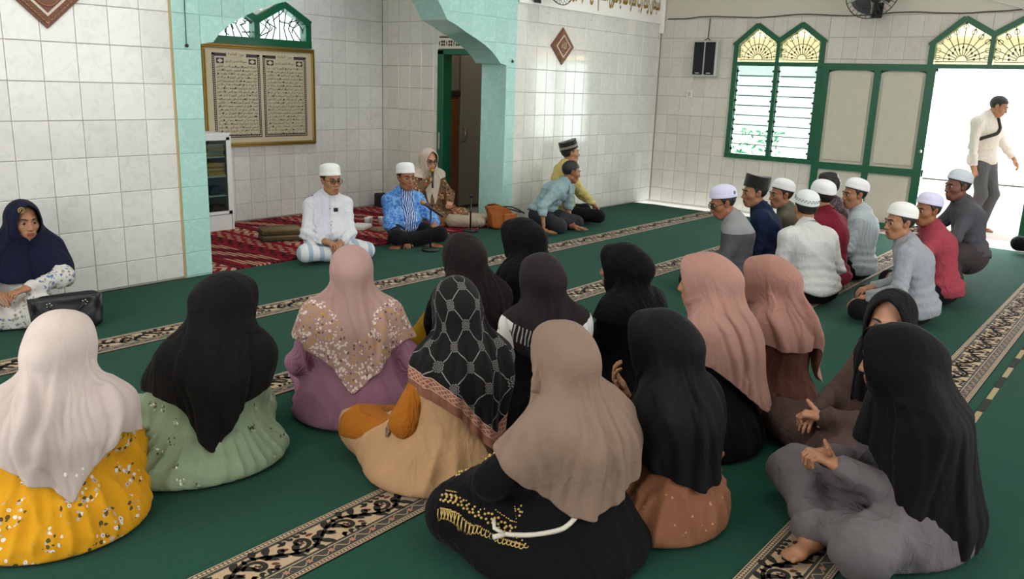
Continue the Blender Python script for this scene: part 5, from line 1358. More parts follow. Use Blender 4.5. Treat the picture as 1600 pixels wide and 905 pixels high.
def scarf_medallion():
    """black scarf: pale medallions joined by lines on a diamond lattice, brown fringed border"""
    g = G('medallion_scarf', .85, Sheen_Weight=.03, Specular_IOR_Level=.2); u = g.xyz(g.uv('cloth')); h = g.xyz(g.uv('hem'))[1]; sp = .125
    a = g.f('DIVIDE', g.f('ADD', u[0], g.f('MULTIPLY', u[1], .72)), sp); b = g.f('DIVIDE', g.f('SUBTRACT', g.f('MULTIPLY', u[1], .72), u[0]), sp)
    fa = g.f('SUBTRACT', g.f('FRACT', a), .5); fb = g.f('SUBTRACT', g.f('FRACT', b), .5)
    r = g.f('SQRT', g.f('ADD', g.f('MULTIPLY', fa, fa), g.f('MULTIPLY', fb, fb))); t = g.f('ARCTAN2', fa, fb)
    rr = g.f('ADD', r, g.f('MULTIPLY', g.f('COSINE', g.f('MULTIPLY', t, 8.)), .022))
    ring = g.f('MULTIPLY', g.f('LESS_THAN', rr, .2), g.f('GREATER_THAN', g.f('SINE', g.f('MULTIPLY', rr, 84.)), .15))
    line = g.f('MULTIPLY', g.f('LESS_THAN', g.f('MINIMUM', g.f('ABSOLUTE', fa), g.f('ABSOLUTE', fb)), .017), g.f('GREATER_THAN', r, .2))
    c = g.mix(g.f('MAXIMUM', g.f('MULTIPLY', ring, .8), line), '#121010', '#85827f')
    u2 = g.xyz(g.uv('hem')); la = g.f('ABSOLUTE', g.f('SUBTRACT', g.f('FRACT', g.f('MULTIPLY', g.f('ADD', u2[0], h), 55.)), .5)); lb = g.f('ABSOLUTE', g.f('SUBTRACT', g.f('FRACT', g.f('MULTIPLY', g.f('SUBTRACT', u2[0], h), 55.)), .5))
    lat = g.f('LESS_THAN', g.f('MINIMUM', la, lb), .14)
    def bd(p, q): return g.f('MULTIPLY', g.f('GREATER_THAN', h, p), g.f('LESS_THAN', h, q))
    br = g.mix(g.noise(g.obj(), 40., 2.), '#875a47', '#7a4f3e')
    c = g.mix(g.f('LESS_THAN', h, .088), c, br); c = g.mix(g.f('MULTIPLY', bd(.05, .083), lat), c, '#b98d76'); c = g.mix(g.f('MAXIMUM', bd(.086, .09), bd(.044, .048)), c, '#c09a85')
    g.base(c); g.bump(g.noise(g.obj(), 240., 2.), .2, .006); return g.m
def scarf_border_print(name, c, c2, pr, pr2, lim, sc=68., dark='#5e4a45'):
    """plain crown, dense flower print towards the hem"""
    g = G(name, .85, Sheen_Weight=.03, Specular_IOR_Level=.2); o = g.obj(); h = g.xyz(g.uv('hem'))[1]; n = g.noise(o, 14., 3.)
    lim2 = g.f('ADD', h, g.f('MULTIPLY', g.f('SUBTRACT', n, .5), lim*.9)); zone = g.f('LESS_THAN', lim2, lim)
    v = g.vor(g.v('ADD', o, g.scale(g.v('SUBTRACT', g.ncol(o, 40.), (.5, .5, .5)), .02)), sc); rn = g.xyz(v[1])[0]
    big = g.noise(o, 13., 2.)
    fl = g.mix(g.f('GREATER_THAN', big, .5), pr, pr2); fl = g.mix(g.f('LESS_THAN', rn, .22), fl, dark)
    m = g.f('MULTIPLY', zone, g.f('MULTIPLY', g.f('LESS_THAN', v[0], .46), g.f('GREATER_THAN', rn, .08)))
    base = g.mix(g.noise(o, 8., 3.), c, c2); g.base(g.mix(g.f('MULTIPLY', m, .85), base, fl)); g.bump(g.noise(o, 220., 2.), .2, .006); return g.m
def scarf_white_band():
    g = G('white_band_scarf', .85, Sheen_Weight=.03, Specular_IOR_Level=.2); o = g.obj(); h = g.xyz(g.uv('hem')); 
    band = g.f('LESS_THAN', h[1], .125); v = g.vor(g.scale(g.v('ADD', o, g.scale(g.ncol(o, 30.), .04)), (1., 1., .6)), 22.)
    lf = g.f('LESS_THAN', v[0], .2); rn = g.xyz(v[1])[0]
    b = g.mix(g.f('MULTIPLY', lf, g.f('GREATER_THAN', rn, .4)), '#d9d9d6', '#8d9094')
    dk = g.f('MULTIPLY', g.f('GREATER_THAN', h[0], .07), g.f('LESS_THAN', h[0], .21)); z = g.f('GREATER_THAN', g.f('SINE', g.f('MULTIPLY', h[0], 500.)), .55)
    b = g.mix(dk, b, g.mix(g.f('MULTIPLY', z, g.f('GREATER_THAN', h[1], .05)), '#1b191b', '#a9a6a4'))
    g.base(g.mix(band, g.mix(g.noise(o, 8., 3.), '#241d1f', '#1d1819'), b)); g.bump(g.noise(o, 220., 2.), .2, .006); return g.m
def voile():
    g = G('pale_pink_voile', .8, Sheen_Weight=.1, Specular_IOR_Level=.1); o = g.obj(); h = g.xyz(g.uv('hem'))[1]
    g.base(g.mix(g.noise(o, 9., 3.), '#cfc0b9', '#c2b1aa')); g.put(g.b.inputs['Alpha'], g.f('ADD', .80, g.f('MULTIPLY', g.step(h, .22, .42), .2)))
    g.bump(g.noise(g.scale(o, (1., 1., .4)), 22., 3., .5, .8), .3, .02); return g.m
K_BLACK = cloth('black_cloth', '#0e0d10', '#0b0a0c'); K_BLACK2 = cloth('soft_black_cloth', '#171414', '#121010'); K_NAVY = cloth('navy_cloth', '#171c33', '#12172a')
K_TROUS = cloth('black_trousers', '#0f0f12', '#131316', 200., .3); K_CHAR = cloth('charcoal_trousers', '#34353a', '#2b2c30', 200., .3)

def local(P, heading, X, Y):
    a = math.radians(heading); dx, dy = X-P[0], Y-P[1]; return (dx*math.cos(a)-dy*math.sin(a), dx*math.sin(a)+dy*math.cos(a))
def rig(P, heading, head, hyaw, hpitch=-6, hroll=0, **kw):
    """head = world x, y of the head centre and height of its crown; hyaw = compass direction the face looks"""
    x, y = local(P, heading, head[0], head[1]); return Rig((x, y, head[2]-.12), (hyaw-heading, hpitch, hroll), **kw)
def surf_pts(V, Q, pts, off=.006):
    from mathutils.bvhtree import BVHTree
    t = BVHTree.FromPolygons([tuple(v) for v in V], [tuple(int(i) for i in q) for q in Q]); out = []
    for p in pts:
        c, n, i, d = t.find_nearest(Vector(np.nan_to_num(p))); out.append(np.array(c)+np.array(n)*off)
    return np.array(out)
def surf_down(V, Q, pts, off=.005):
    from mathutils.bvhtree import BVHTree
    t = BVHTree.FromPolygons([tuple(v) for v in V], [tuple(int(i) for i in q) for q in Q]); out = []
    for p in pts:
        c, n, i, d = t.ray_cast(Vector((p[0], p[1], .34)), Vector((0, 0, -1)))
        if c is None: c, n, i, d = t.find_nearest(Vector(p))
        out.append(np.array(c)+np.array(n)*off)
    return np.array(out)
def surf_ray(V, Q, pts, d, off=.006):
    from mathutils.bvhtree import BVHTree
    t = BVHTree.FromPolygons([tuple(v) for v in V], [tuple(int(i) for i in q) for q in Q]); out = []; d = Vector(d).normalized()
    for p in pts:
        c, n, i, q = t.ray_cast(Vector(p)+d, -d)
        if c is None: c, n, i, q = t.find_nearest(Vector(p))
        out.append(np.array(c)+np.array(d)*off)
    return np.array(out)
def on_skirt(f, pts, off=.012):
    P = np.array(pts, np.float32).copy(); z = np.linspace(.32, .0, 80, dtype=np.float32)
    for p in P:
        d = f.skirt_f(np.stack((np.full(80, p[0]), np.full(80, p[1]), z), 1).astype(np.float32)); h = np.argmax(d < 0); p[2] = (z[h] if (d < 0).any() else .0)+off
    return P.astype(float)
def mesh_vq(me):
    V = np.empty(len(me.vertices)*3, np.float32); me.vertices.foreach_get('co', V); Q = np.empty(len(me.loops), np.int32); me.loops.foreach_get('vertex_index', Q); return V.reshape(-1, 3), Q.reshape(-1, 4)
def last(f, name): return [k for k in f.kids if k[0] == name][-1]
def woman(P, heading, head, hyaw, label, hmat, hem, dmat, hp=-8, hr=0, tone='mid', hi=False, hands=('relax', 'relax'), hj=None, gw=None, rg=None, group=None, feet=None, th=.004, hdirs=None):
    r = rig(P, heading, head, hyaw, hp, hr, **({'sw': .135, 'arm': (.26, .24), 'leg': (.37, .36)} | (rg or {})))
    f = Fig(P, heading, r, label, tone, group, hi)
    for k, h in zip('LR', hands):
        if h: q_ = (hdirs or {}).get(k, (None, None)); f.add_body(put_hand(h, r, k, q_[0], q_[1], s=.92))
    for k, d in (feet or {}).items(): f.add_body(put_foot(r, k, d[0], d[1], .94))
    gown(f, dmat, **(gw or {}))
    hijab(f, hmat, hem, **(hj or {}))
    f.dress = last(f, 'dress')[1]; return f
def done(f): o = f.finish(); solidify_kids(o); return o
def add_geo(f, parent, name, geo, mat, smooth=True):
    me = geo.mesh(name, mat, smooth); last(f, parent)[2].append((name, me))

# ------------------------------------------------------------------ the women on the carpet, seen mostly from behind
HEM0 = [(0, .40), (60, .40), (120, .33), (180, .28), (240, .33), (300, .40)]
yel = floral('yellow_floral', '#d59a17', '#c58a10', ('#d8cfc4', '#b7a79f', '#8a3c2c'), '#4a4a2c', 9.5, .47, 52., .95, .35)
f = woman((1.13, 2.93), 26, (1.235, 2.95, .765), 50, 'person from behind in a sheer pale pink headscarf and yellow floral dress', voile(),
          [(0, .32), (50, .32), (92, .38), (120, .28), (145, .18), (162, .23), (195, .30), (225, .35), (250, .35), (268, .31), (290, .35), (320, .35)], yel,
          hj=dict(seed=4, fold=.012, taut=50, slope=.3, pleat=[(150, 7, .014, .5), (205, 6, .012, -.4)], tails=[(268, 26, .11), (100, 40, .03)], hw=1.12, bun=.05), gw=dict(skirt=(.33, .32, .15), pleats=22, seed=3, fold=.010), rg=None)
V, Q = mesh_vq(last(f, 'hijab')[1])
g = Geo()
for a, b, r_ in ((0, 0, .02), (.02, .014, .016), (-.022, .008, .017), (.012, -.014, .016), (-.01, -.016, .014), (.03, -.006, .012)):
    p = surf_pts(V, Q, [(.10+a, -.24, .27+b)], .002)[0]; g.ball(p, (r_*.9, .004, r_*.7), 6)
add_geo(f, 'hijab', 'lace_patch', g, flat('lace_white', '#e9e4da', .8)); done(f)

grn = floral('green_floral', '#8fa084', '#7f9174', ('#d8d6c6', '#3d4436', '#c79a8a'), '#3a4a34', 13., .27, 75., .7, .35)
f = woman((1.80, 3.02), 26, (1.92, 2.99, .79), 88, 'person from behind in a black headscarf and sage green floral dress, head turned right', K_BLACK2,
          [(0, .36), (54, .33), (80, .30), (108, .21), (134, .13), (152, .20), (178, .32), (210, .345), (236, .33), (270, .34)], grn, hp=-14,
          hj=dict(seed=12, fold=.011, taut=60, slope=.35, pleat=[(150, 9, .014, -.7), (190, 8, .014, -.8)], tails=[(54, 26, .02), (236, 22, .03)], visor=1.25, slack=(1.04, 1.)), gw=dict(skirt=(.38, .33, .12), skc=(-.04, .05, .03), pleats=26, seed=6, fold=.009))
done(f)

mauve = ribbed('mauve_rib', '#9a6f82', '#86596c')
f = woman((2.56, 2.95), 44, (2.66, 3.08, .795), 42, 'person from behind in a rose headscarf with gold and white flowers and a mauve dress', scarf_border_print('rose_flower_scarf', '#ad8d86', '#9f7f78', '#e0d3c8', '#b48a4c', .24),
          [(0, .36), (60, .36), (100, .38), (140, .30), (165, .22), (182, .18), (205, .27), (240, .37), (280, .40), (310, .38)], mauve, hr=-4,
          hj=dict(seed=21, fold=.010, taut=35, slope=.55, pleat=[(200, 8, .014, -.9), (165, 6, .012, -.2)], tails=[(250, 25, .025)], bun=.04, hw=1.05), gw=dict(skirt=(.31, .29, .10), seed=9, fold=.008, cuff=.8), rg=dict(wr={'L': (-.12, .26, .2), 'R': (.12, .26, .2)}))
done(f)

beige = cloth('beige_twill', '#b9946f', '#ab865f', 200., .16); orange = cloth('burnt_orange', '#a9661f', '#985716', 200., .3)
f = woman((2.40, 2.20), 22, (2.52, 2.27, .80), 35, 'person from behind in a black medallion scarf with brown border, beige and orange dress', scarf_medallion(),
          [(0, .36), (60, .34), (107, .26), (128, .17), (142, .135), (165, .20), (197, .31), (230, .38), (270, .41), (300, .38)], beige, hp=-10, hr=-5,
          hj=dict(seed=33, fold=.010, taut=55, slope=.3, pleat=[(185, 9, .016, -.6), (150, 7, .012, .1)], tails=[(110, 30, .03)], visor=.9, arms=False), gw=dict(skirt=(.33, .31, .12), seed=14, fold=.004, pleats=11, sleeve=-.004), rg=dict(wr={'L': (-.09, .22, .19), 'R': (.1, .28, .2)}, poleL=(-.7, -.3, -1.)))
r = f.r
f.garment('sleeve', [cap(r.sh['L'], r.el['L'], .062, .068, .04), cap(r.el['L'], r.el['L']+(r.wr['L']-r.el['L'])*.85, .066, .046, .02)], orange, .014, seed=2, fold=.006)
f.garment('sleeve', [cap(r.sh['R'], r.el['R'], .062, .068, .04), cap(r.el['R'], r.el['R']+(r.wr['R']-r.el['R'])*.85, .066, .046, .02)], orange, .014, seed=3, fold=.006)
kk = r.kn['L']
f.garment('knee_panel', [cap(r.hip['L']*.45+kk*.55+np.array((0, 0, .012)), kk+np.array((0, 0, .012)), .098, .094, .04), cap(kk+np.array((0, .0, .012)), kk*.5+r.an['L']*.5+np.array((0, .03, .03)), .094, .075, .04)], orange, .014, cuts=[((0, 0, .075), (-.25, -.2, -1))], seed=5, fold=.008)
g = Geo(); rr = random.Random(4)
for off_ in (0, .03):
    P_ = [(-.20+off_, .12, .26), (-.235+off_, .10, .2), (-.22+off_, .08, .165), (-.15, .08, .150-off_), (-.09-off_, .12, .165), (-.06, .17, .2)]
    P_ = np.array(P_); t = np.linspace(0, len(P_)-1, 42); pp = np.stack([np.interp(t, np.arange(len(P_)), P_[:, q]) for q in range(3)], 1); V, Q = mesh_vq(f.dress); pp = surf_pts(V, Q, pp, .012)
    for p in pp: g.ball(p, .0055, 5)
f.kid('bead_chain', g.mesh('bead_chain', flat('bead_brown', '#7d6248', .3), True))
V, Q = puff(.13, .06, .10, (.9, .7), seed=5); f.kid('pink_pouch', Geo().add([(x-.03, y+.16, z+.17) for x, y, z in V], Q).mesh('pink_pouch', flat('pink_leather', '#b0545f', .4), True))
done(f)

must = cloth('mustard_cloth', '#a98418', '#977412')
f = woman((3.28, 2.86), 22, (3.29, 2.92, .805), 18, 'person in a dark brown headscarf and mustard sleeves, behind the medallion scarf', cloth('dark_brown_cloth', '#211a1a', '#1b1515'),
          HEM0, K_BLACK, hj=dict(arms=False, seed=41, slope=.3, taut=80, hw=1.04), gw=dict(skirt=(.30, .30, .12), seed=4), rg=dict(wr={'L': (-.2, .25, .16)}))
r = f.r; f.garment('sleeve', [cap(r.sh['L'], r.el['L'], .07, .068, .04), cap(r.el['L'], r.el['L']+(r.wr['L']-r.el['L'])*.9, .066, .05, .02)], must, .014, seed=2, fold=.008)
done(f)
f = woman((3.95, 3.0), 8, (3.96, 3.06, .80), -12, 'person in a plain black headscarf, farthest forward of the women, face turned left', K_BLACK,
          HEM0, K_BLACK, hj=dict(seed=52, slope=.35, taut=50), gw=dict(skirt=(.31, .30, .12), seed=5)); done(f)
f = woman((3.15, 2.26), 30, (3.18, 2.32, .80), 26, 'person from behind in a dark brown scarf with white flowered hem over black', scarf_white_band(),
          [(0, .40), (60, .40), (100, .42), (140, .38), (170, .42), (200, .40), (235, .38), (270, .43), (310, .42)], K_BLACK, hj=dict(seed=63, slope=.5, taut=45, pleat=[(195, 8, .010, -.7)]), gw=dict(skirt=(.31, .30, .12), seed=6), rg=None); done(f)
f = woman((3.72, 2.15), 6, (3.72, 2.20, .80), -14, 'person in a snug black headscarf and black gown with face turned left', K_BLACK,
          [(0, .46), (60, .46), (120, .43), (180, .42), (240, .43), (300, .46)], K_BLACK, hp=-4, hj=dict(seed=71, slope=.9, taut=14, visor=.8, pleat=[(150, 9, .008, -.8)]), gw=dict(skirt=(.32, .30, .12), seed=7)); done(f)

taupe = cloth('taupe_jersey', '#8d7768', '#80695b', 300., .15)
f = woman((2.26, 1.47), 2, (2.28, 1.56, .80), 20, 'person from behind in a taupe headscarf and black gown with gold embroidery, nearest the camera', taupe,
          [(0, .34), (60, .33), (95, .31), (122, .28), (160, .235), (195, .215), (225, .235), (260, .31), (280, .42), (302, .46)], K_BLACK, hp=-6,
          hj=dict(seed=84, fold=.012, taut=30, slope=.7, bun=.02, pleat=[(150, 8, .014, -.5), (120, 9, .014, -.3), (200, 6, .008, .3)], tails=[(118, 26, .035)]), hands=('relax', 'relax'), gw=dict(skirt=(.36, .33, .14), seed=8, fold=.006, pleats=0), rg=dict(wr={'L': (-.19, .36, .185), 'R': (-.06, .37, .185)}, poleL=(-.8, .0, -.5)))
V, Q = mesh_vq(f.dress); lace = flat('gold_thread', '#c8aa62', .45, .3); g = Geo()
path = np.array([(-.34, .31, 0), (-.315, .25, 0), (-.295, .17, 0), (-.29, .07, 0), (-.27, -.01, 0), (-.22, -.0, 0), (-.17, .06, 0)]); t = np.linspace(0, 6, 66)
pp = on_skirt(f, np.stack([np.interp(t, np.arange(7), path[:, q]) for q in range(3)], 1)); T = np.gradient(pp, axis=0); T /= np.linalg.norm(T, axis=1)[:, None]+1e-9
for i, p in enumerate(pp):
    up = nrm((-T[i][1], T[i][0], 0)); sd_ = lambda a_: on_skirt(f, [a_])[0]
    if i % 3 == 0:
        for q in range(5):
            a = q*1.257; g.ball(sd_(p+up*.026+T[i]*.011*math.cos(a)+up*.011*math.sin(a)), (.0055, .0055, .005), 4)
    if i % 2 == 0: g.tube(on_skirt(f, [p+T[i]*.010*math.cos(a)-up*.013*math.sin(a) for a in np.linspace(0, PI, 6)]), .0024, 4)
    g.ball(p, .0036, 4); g.ball(sd_(p+up*.048), .003, 4)
add_geo(f, 'dress', 'gold_embroidery', g, lace)
g = Geo(); pts = np.array([(.10, -.02, .13), (.05, -.008, .13), (-.03, -.03, .13), (-.109, -.044, .13), (-.211, .013, .13), (-.263, .081, .13)]); t = np.linspace(0, 5, 26)
pp = surf_ray(V, Q, np.stack([np.interp(t, np.arange(6), pts[:, q]) for q in range(3)], 1), (-.70, -.50, .5), .007)
for it in range(4): pp[1:-1] = .5*pp[1:-1]+.25*(pp[:-2]+pp[2:])
g.tube(pp, .0085, 6); g.tube([pp[-1], pp[-1]+(-.02, .03, .02), pp[-1]+(.0, .05, .035)], .007, 6); g.tube([pp[-1], pp[-1]+(-.045, .01, .004)], .009, 6)
add_geo(f, 'dress', 'white_belt', g, cloth('white_ribbon', '#d8d2c4', '#cdc6b6')); 
for k in 'LR':
    a = f.r.el[k]+(f.r.wr[k]-f.r.el[k])*.86; b = f.r.el[k]+(f.r.wr[k]-f.r.el[k])*.72; g = Geo(); d = nrm(b-a)
    X = rot_to((0, 1, 0) if abs(d[1]) < .9 else (1, 0, 0), d); X = np.stack((nrm(np.cross((0, 0, 1), d)), np.cross(d, nrm(np.cross((0, 0, 1), d))), d), 1)
    for m_, cc in ((0, a), (.02, b*.6+a*.4)):
        for q in range(14):
            t_ = q*2*PI/14; g.ball(cc+X@np.array((.048*math.cos(t_), .048*math.sin(t_), (q % 2)*.012)), .006, 4)
    add_geo(f, 'dress', 'gold_cuff', g, lace)
done(f)

brown_dot = dotted('brown_dotted', '#8d5f45', '#7d5039', '#b88a62')
f = woman((2.70, 1.32), -4, (2.67, 1.40, .80), 0, 'person from behind in a black jersey headscarf over a brown dotted dress, hand raised', cloth('black_jersey', '#111113', '#0d0d0f', 300., .15, .7),
          [(0, .38), (50, .36), (100, .32), (142, .26), (175, .205), (205, .20), (232, .235), (270, .28), (322, .36)], brown_dot, hp=-6,
          hj=dict(seed=93, fold=.010, taut=45, slope=.6, pleat=[(235, 8, .010, .7), (215, 7, .009, .9)]), hands=('relax', 'relax'), hdirs={'L': ((-.45, .2, .8), (.4, -.9, .2))}, gw=dict(skirt=(.30, .28, .16), seed=10, fold=.012, pleats=15, cuff=.86), rg=dict(wr={'L': (.03, .245, .455), 'R': (.06, .27, .2)}, poleL=(-.5, .3, -1.)))
V, Q = mesh_vq(f.dress); g = Geo(); c = surf_ray(V, Q, [(.17, -.05, .2)], (-.5, -.6, .3), .012)[0]
for s_ in (-1, 1): g.tube([c+np.array((s_*.03*math.sin(t), -.004, .018*math.sin(2*t)*s_*.6+.008*t)) for t in np.linspace(0, PI, 12)], .006, 6)
g.tube([c, c+np.array((.012, -.006, -.05)), c+np.array((.02, 0, -.09))], .006, 6); add_geo(f, 'dress', 'bow', g, brown_dot); done(f)

pink = cloth('dusty_pink_crepe', '#aa8377', '#9d766a', 300., .15)
f = woman((3.48, 1.51), -6, (3.465, 1.615, .87), -20, 'person in a dusty pink headscarf over a black gown, nearer of the two pink scarves', pink,
          [(0, .50), (45, .46), (90, .40), (125, .34), (162, .22), (186, .19), (210, .26), (240, .34), (270, .42), (300, .47), (342, .50)], K_BLACK, hp=-6,
          hj=dict(seed=104, fold=.009, taut=60, slope=.3, pleat=[(255, 8, .012, -.8), (285, 9, .010, -.9)], tails=[(172, 24, .05)], flare=.01), gw=dict(skirt=(.31, .29, .13), seed=11, pleats=14), rg=None); 
V, Q = mesh_vq(last(f, 'hijab')[1]); g = Geo().ball(surf_pts(V, Q, [(.18, -.22, .24)], .004)[0], .008, 6); add_geo(f, 'hijab', 'scarf_pin', g, flat('pin_rose', '#a8605c', .3)); done(f)
f = woman((3.98, 1.42), 0, (3.99, 1.53, .80), -12, 'person in dusty pink headscarf with hanging tail over a brown dress', cloth('dusty_pink_crepe_dark', '#a57c70', '#986f63', 300., .15),
          [(0, .48), (60, .46), (100, .42), (135, .30), (148, .20), (162, .19), (178, .26), (192, .40), (230, .39), (260, .41), (290, .45), (334, .48)], cloth('brown_crepe', '#5f3c30', '#523226'), hp=-6,
          hj=dict(seed=113, fold=.010, taut=60, slope=.14, pleat=[(200, 7, .016, -.2), (225, 8, .01, -.6)], tails=[(158, 18, .045)]), gw=dict(skirt=(.28, .28, .16), seed=12), rg=None); done(f)
f = woman((3.80, .86), -48, (3.70, .86, .79), -92, 'person in black headscarf and brown dress, face half hidden behind another black headscarf', K_BLACK,
          [(0, .30), (60, .30), (120, .22), (180, .16), (240, .24), (300, .30)], cloth('cocoa_cloth', '#5c4943', '#503e39'), hp=-6, hi=True, tone='fair',
          hj=dict(arms=False, seed=121, slope=.25, taut=60, fold=.008), gw=dict(skirt=(.30, .28, .10), seed=13), hands=('clasp', 'relax'), rg=dict(wr={'L': (-.05, .32, .24), 'R': (.04, .30, .22)})); 
done(f)
grey = cloth('grey_twill', '#6c6668', '#605a5c')
f = woman((3.20, .56), -40, (3.09, .685, .805), -18, 'person in a long black headscarf over grey, hands clasped, foot showing, at lower right', cloth('long_black_cloth', '#0c0c0e', '#09090b', 300., .12, .75),
          [(0, .34), (40, .32), (75, .24), (110, .10), (150, .04), (180, .03), (215, .03), (240, .05), (262, .12), (285, .22), (310, .30), (340, .33)], grey, hp=-8, hi=True,
          hj=dict(fw=.05, slack=(1.03, 1.), seed=131, slope=.12, taut=110, fold=.010, nf=10, skew=.25, flare=.02), gw=dict(skirt=(.27, .27, .08), skc=(0, .10, .02), seed=14, fold=.008), hands=('clasp', 'clasp'), feet={'R': ((-.55, .75, .05), (.15, .2, .95))},
          rg=dict(wr={'L': (-.055, .34, .30), 'R': (.035, .35, .30)}, poleL=(-.3, -.35, -1), poleR=(.3, -.35, -1), an={'R': (-.13, .44, .085), 'L': (.08, .25, .06)}, leg=(.40, .40))); done(f)
# ------------------------------------------------------------------ by the wall and before the arch
wfl = floral('white_blue_floral', '#cfcdc6', '#c0beb9', ('#5f74a6', '#8f8f86', '#4a4a6a'), '#9a917c', 11., .62, 40., .9, .3)
f = woman((2.13, 5.81), 205, (2.235, 5.74, .757), 182, 'person in a navy headscarf and white blue-flowered dress sitting against the wall with a bag', K_NAVY,
          [(0, .26), (45, .26), (80, .30), (110, .32), (180, .34), (250, .32), (280, .28), (315, .26)], wfl, hp=-4, hi=True, tone='mid',
          hj=dict(seed=141, slope=.2, taut=80, fold=.007, flare=.03, skew=.2), gw=dict(skirt=(.32, .25, .10), skc=(0, .02, .03), seed=15, fold=.010, cuff=.86), hands=('relax', 'relax'), rg=dict(leg=(.34, .33), an={'L': (.1, .2, .06), 'R': (-.1, .2, .06)}, wr={'L': (-.12, .26, .25), 'R': (.06, .27, .24)}, poleL=(-1.2, -.1, -.2), poleR=(1, -.1, -.2)))
V, Q = mesh_vq(last(f, 'hijab')[1]); g = Geo(); c = surf_pts(V, Q, [f.r.hd+f.r.HR@np.array((.045, .10, .095))], .003)[0]; R = f.r.HR
for q in range(18):
    t_ = q*2*PI/18; g.ball(c+R@np.array((.017*math.cos(t_), .002, .017*math.sin(t_))), .004, 5)
for q in range(8):
    t_ = q*2*PI/8; g.ball(c+R@np.array((.008*math.cos(t_), .004, .008*math.sin(t_))), .0035, 5)
add_geo(f, 'hijab', 'brooch', g, flat('brooch_gold', '#b39a5a', .3, .8))
V, Q = mesh_vq(last(f, 'hijab')[1]); c = surf_pts(V, Q, [(.02, .25, .40)], .003)[0]; g = Geo().tube([c+np.array((.012*math.cos(t), .0, .012*math.sin(t))) for t in np.linspace(0, 2*PI, 17)[:-1]], .0035, 6, closed=True); add_geo(f, 'hijab', 'brooch', g, flat('brooch_gold', '#b39a5a', .3, .8)); done(f)
sbr = floral('brown_batik', '#7c6248', '#5e4632', ('#b5532f', '#c7a377', '#2e2019'), '#3a2c20', 9., .7, 34., .95, .3)
f = woman((7.02, 6.74), 205, (6.96, 6.72, .84), 200, 'person in cream headscarf, glasses and brown patterned dress speaking into a microphone', cloth('cream_chiffon', '#cdbfae', '#bfb09e', 300., .15),
          [(0, .36), (14, .22), (26, .34), (45, .52), (80, .56), (130, .52), (180, .48), (230, .52), (280, .56), (318, .50), (338, .30), (350, .22)], sbr, hp=-10, hi=True, tone='fair',
          hj=dict(seed=152, slope=.7, taut=18, fold=.009), gw=dict(skirt=(.30, .27, .10), seed=16), hands=('grip', 'relax'), rg=dict(wr={'L': (-.12, .27, .26), 'R': (.075, .175, .535)}, poleR=(.8, .1, -.9)))
glasses(f)
f.garment('trousers', [cap((-.1, .30, .085), (-.48, .42, .085), .085, .065, .03), cap((-.1, .38, .07), (-.40, .52, .07), .075, .06, .03)], cloth('pale_beige_trousers', '#b3a491', '#a39480'), .016, seed=3, fold=.008)
f.body = [b for i, b in enumerate(f.body) if i != 1]
spk_r = f.r; spk = done(f)
# right hand holding the microphone is rebuilt round its handle below

# ------------------------------------------------------------------ men
def man(P, heading, head, hyaw, label, shirt, trous=None, hp=-6, hr=0, tone='mid', hands=('relax', 'relax'), hdir=None, rg=None, hem=.07, g=.016, belly=.0, fold=.007, seed=1, capk=None, capx=None, hairx=False, col=True, feet=None, sleeve=.92, fr=(11, 11, 14), group=None, tilt=15., dome=True, kurta=None, res=.0145, songk=None, capm=None):
    r = rig(P, heading, head, hyaw, hp, hr, **({'sw': .150, 'shz': -.014, 'leg': (.38, .37)} | (rg or {})))
    f = Fig(P, heading, r, label, tone, group)
    for k, h in zip('LR', hands):
        if h:
            q = (hdir or {}).get(k, (None, None)); f.add_body(put_hand(h, r, k, q[0], q[1]))
    for k, d in (feet or {}).items(): f.add_body(put_foot(r, k, d[0], d[1]))
    A = r.torso(g, 1., belly)
    cuts = [((0, 0, hem), (0, 0, -1))]
    for k in 'LR': A += r.arm(k, .013, 1.08)
    f0 = union(A)
    def ff(p):
        d = f0(p)
        d = smax(d, hem-p[:, 2]+.015*np.sin(p[:, 0]*20+seed)+0*p[:, 0], .012)
        for k in 'LR':
            ax = nrm(r.wr[k]-r.el[k]); c = r.el[k]+(r.wr[k]-r.el[k])*sleeve; s_ = (p-A3(*c))@A3(*ax); near = np.sqrt(((p-A3(*r.wr[k]))**2).sum(1)) < .13
            d = np.where(near, smax(d, s_, .006), d)
        return d
    V, Q = surface(ff, *bounds(A), res); N = vnormals(V, Q); h = 1.5*fold*ridges(V, seed, fr)
    # gathered creases at the bend of the waist and inside the elbows
    h = h+.006*np.sin(V[:, 2]*95+3*np.sin(V[:, 0]*9+seed)+2*np.sin(V[:, 1]*7))*np.exp(-((V[:, 2]-r.pel[2]-.10)/.09)**2)
    for k in 'LR': dd = np.linalg.norm(V-r.el[k], axis=1); h = h+.004*np.sin((V-r.el[k])@nrm(r.wr[k]-r.sh[k])*130+seed)*np.exp(-(dd/.1)**2)
    V = V+N*h[:, None]; V[:, 2] = np.maximum(V[:, 2], .006)
    f.kid('shirt', quad_mesh('shirt', V, Q, shirt)); f.shirt = (V, Q)
    if trous is not None:
        T = [ell(r.pel+(0, -.02, -.01), (.165, .14, .112), .05)]
        for k in 'LR': T += [cap(r.hip[k], r.kn[k], .098, .074, .05), cap(r.kn[k], r.an[k]+(r.an[k]-r.kn[k])*-.06, .073, .058, .03)]
        f.garment('trousers', T, trous, res, fold=.006, seed=seed+5)
    if col: collar(f, shirt)
    if capk: hair(f); kopiah(f, capk, tilt, extra=capx, dome=dome)
    elif songk is not None: hair(f); songkok(f, songk, tilt)
    else: hair(f, hairx)
    return f
whk = cloth('white_kurta', '#d9dade', '#cdced3', 260., .25); sar = striped('checked_sarong', '#cfd0d0', '#9aa9ba', 60., .35)
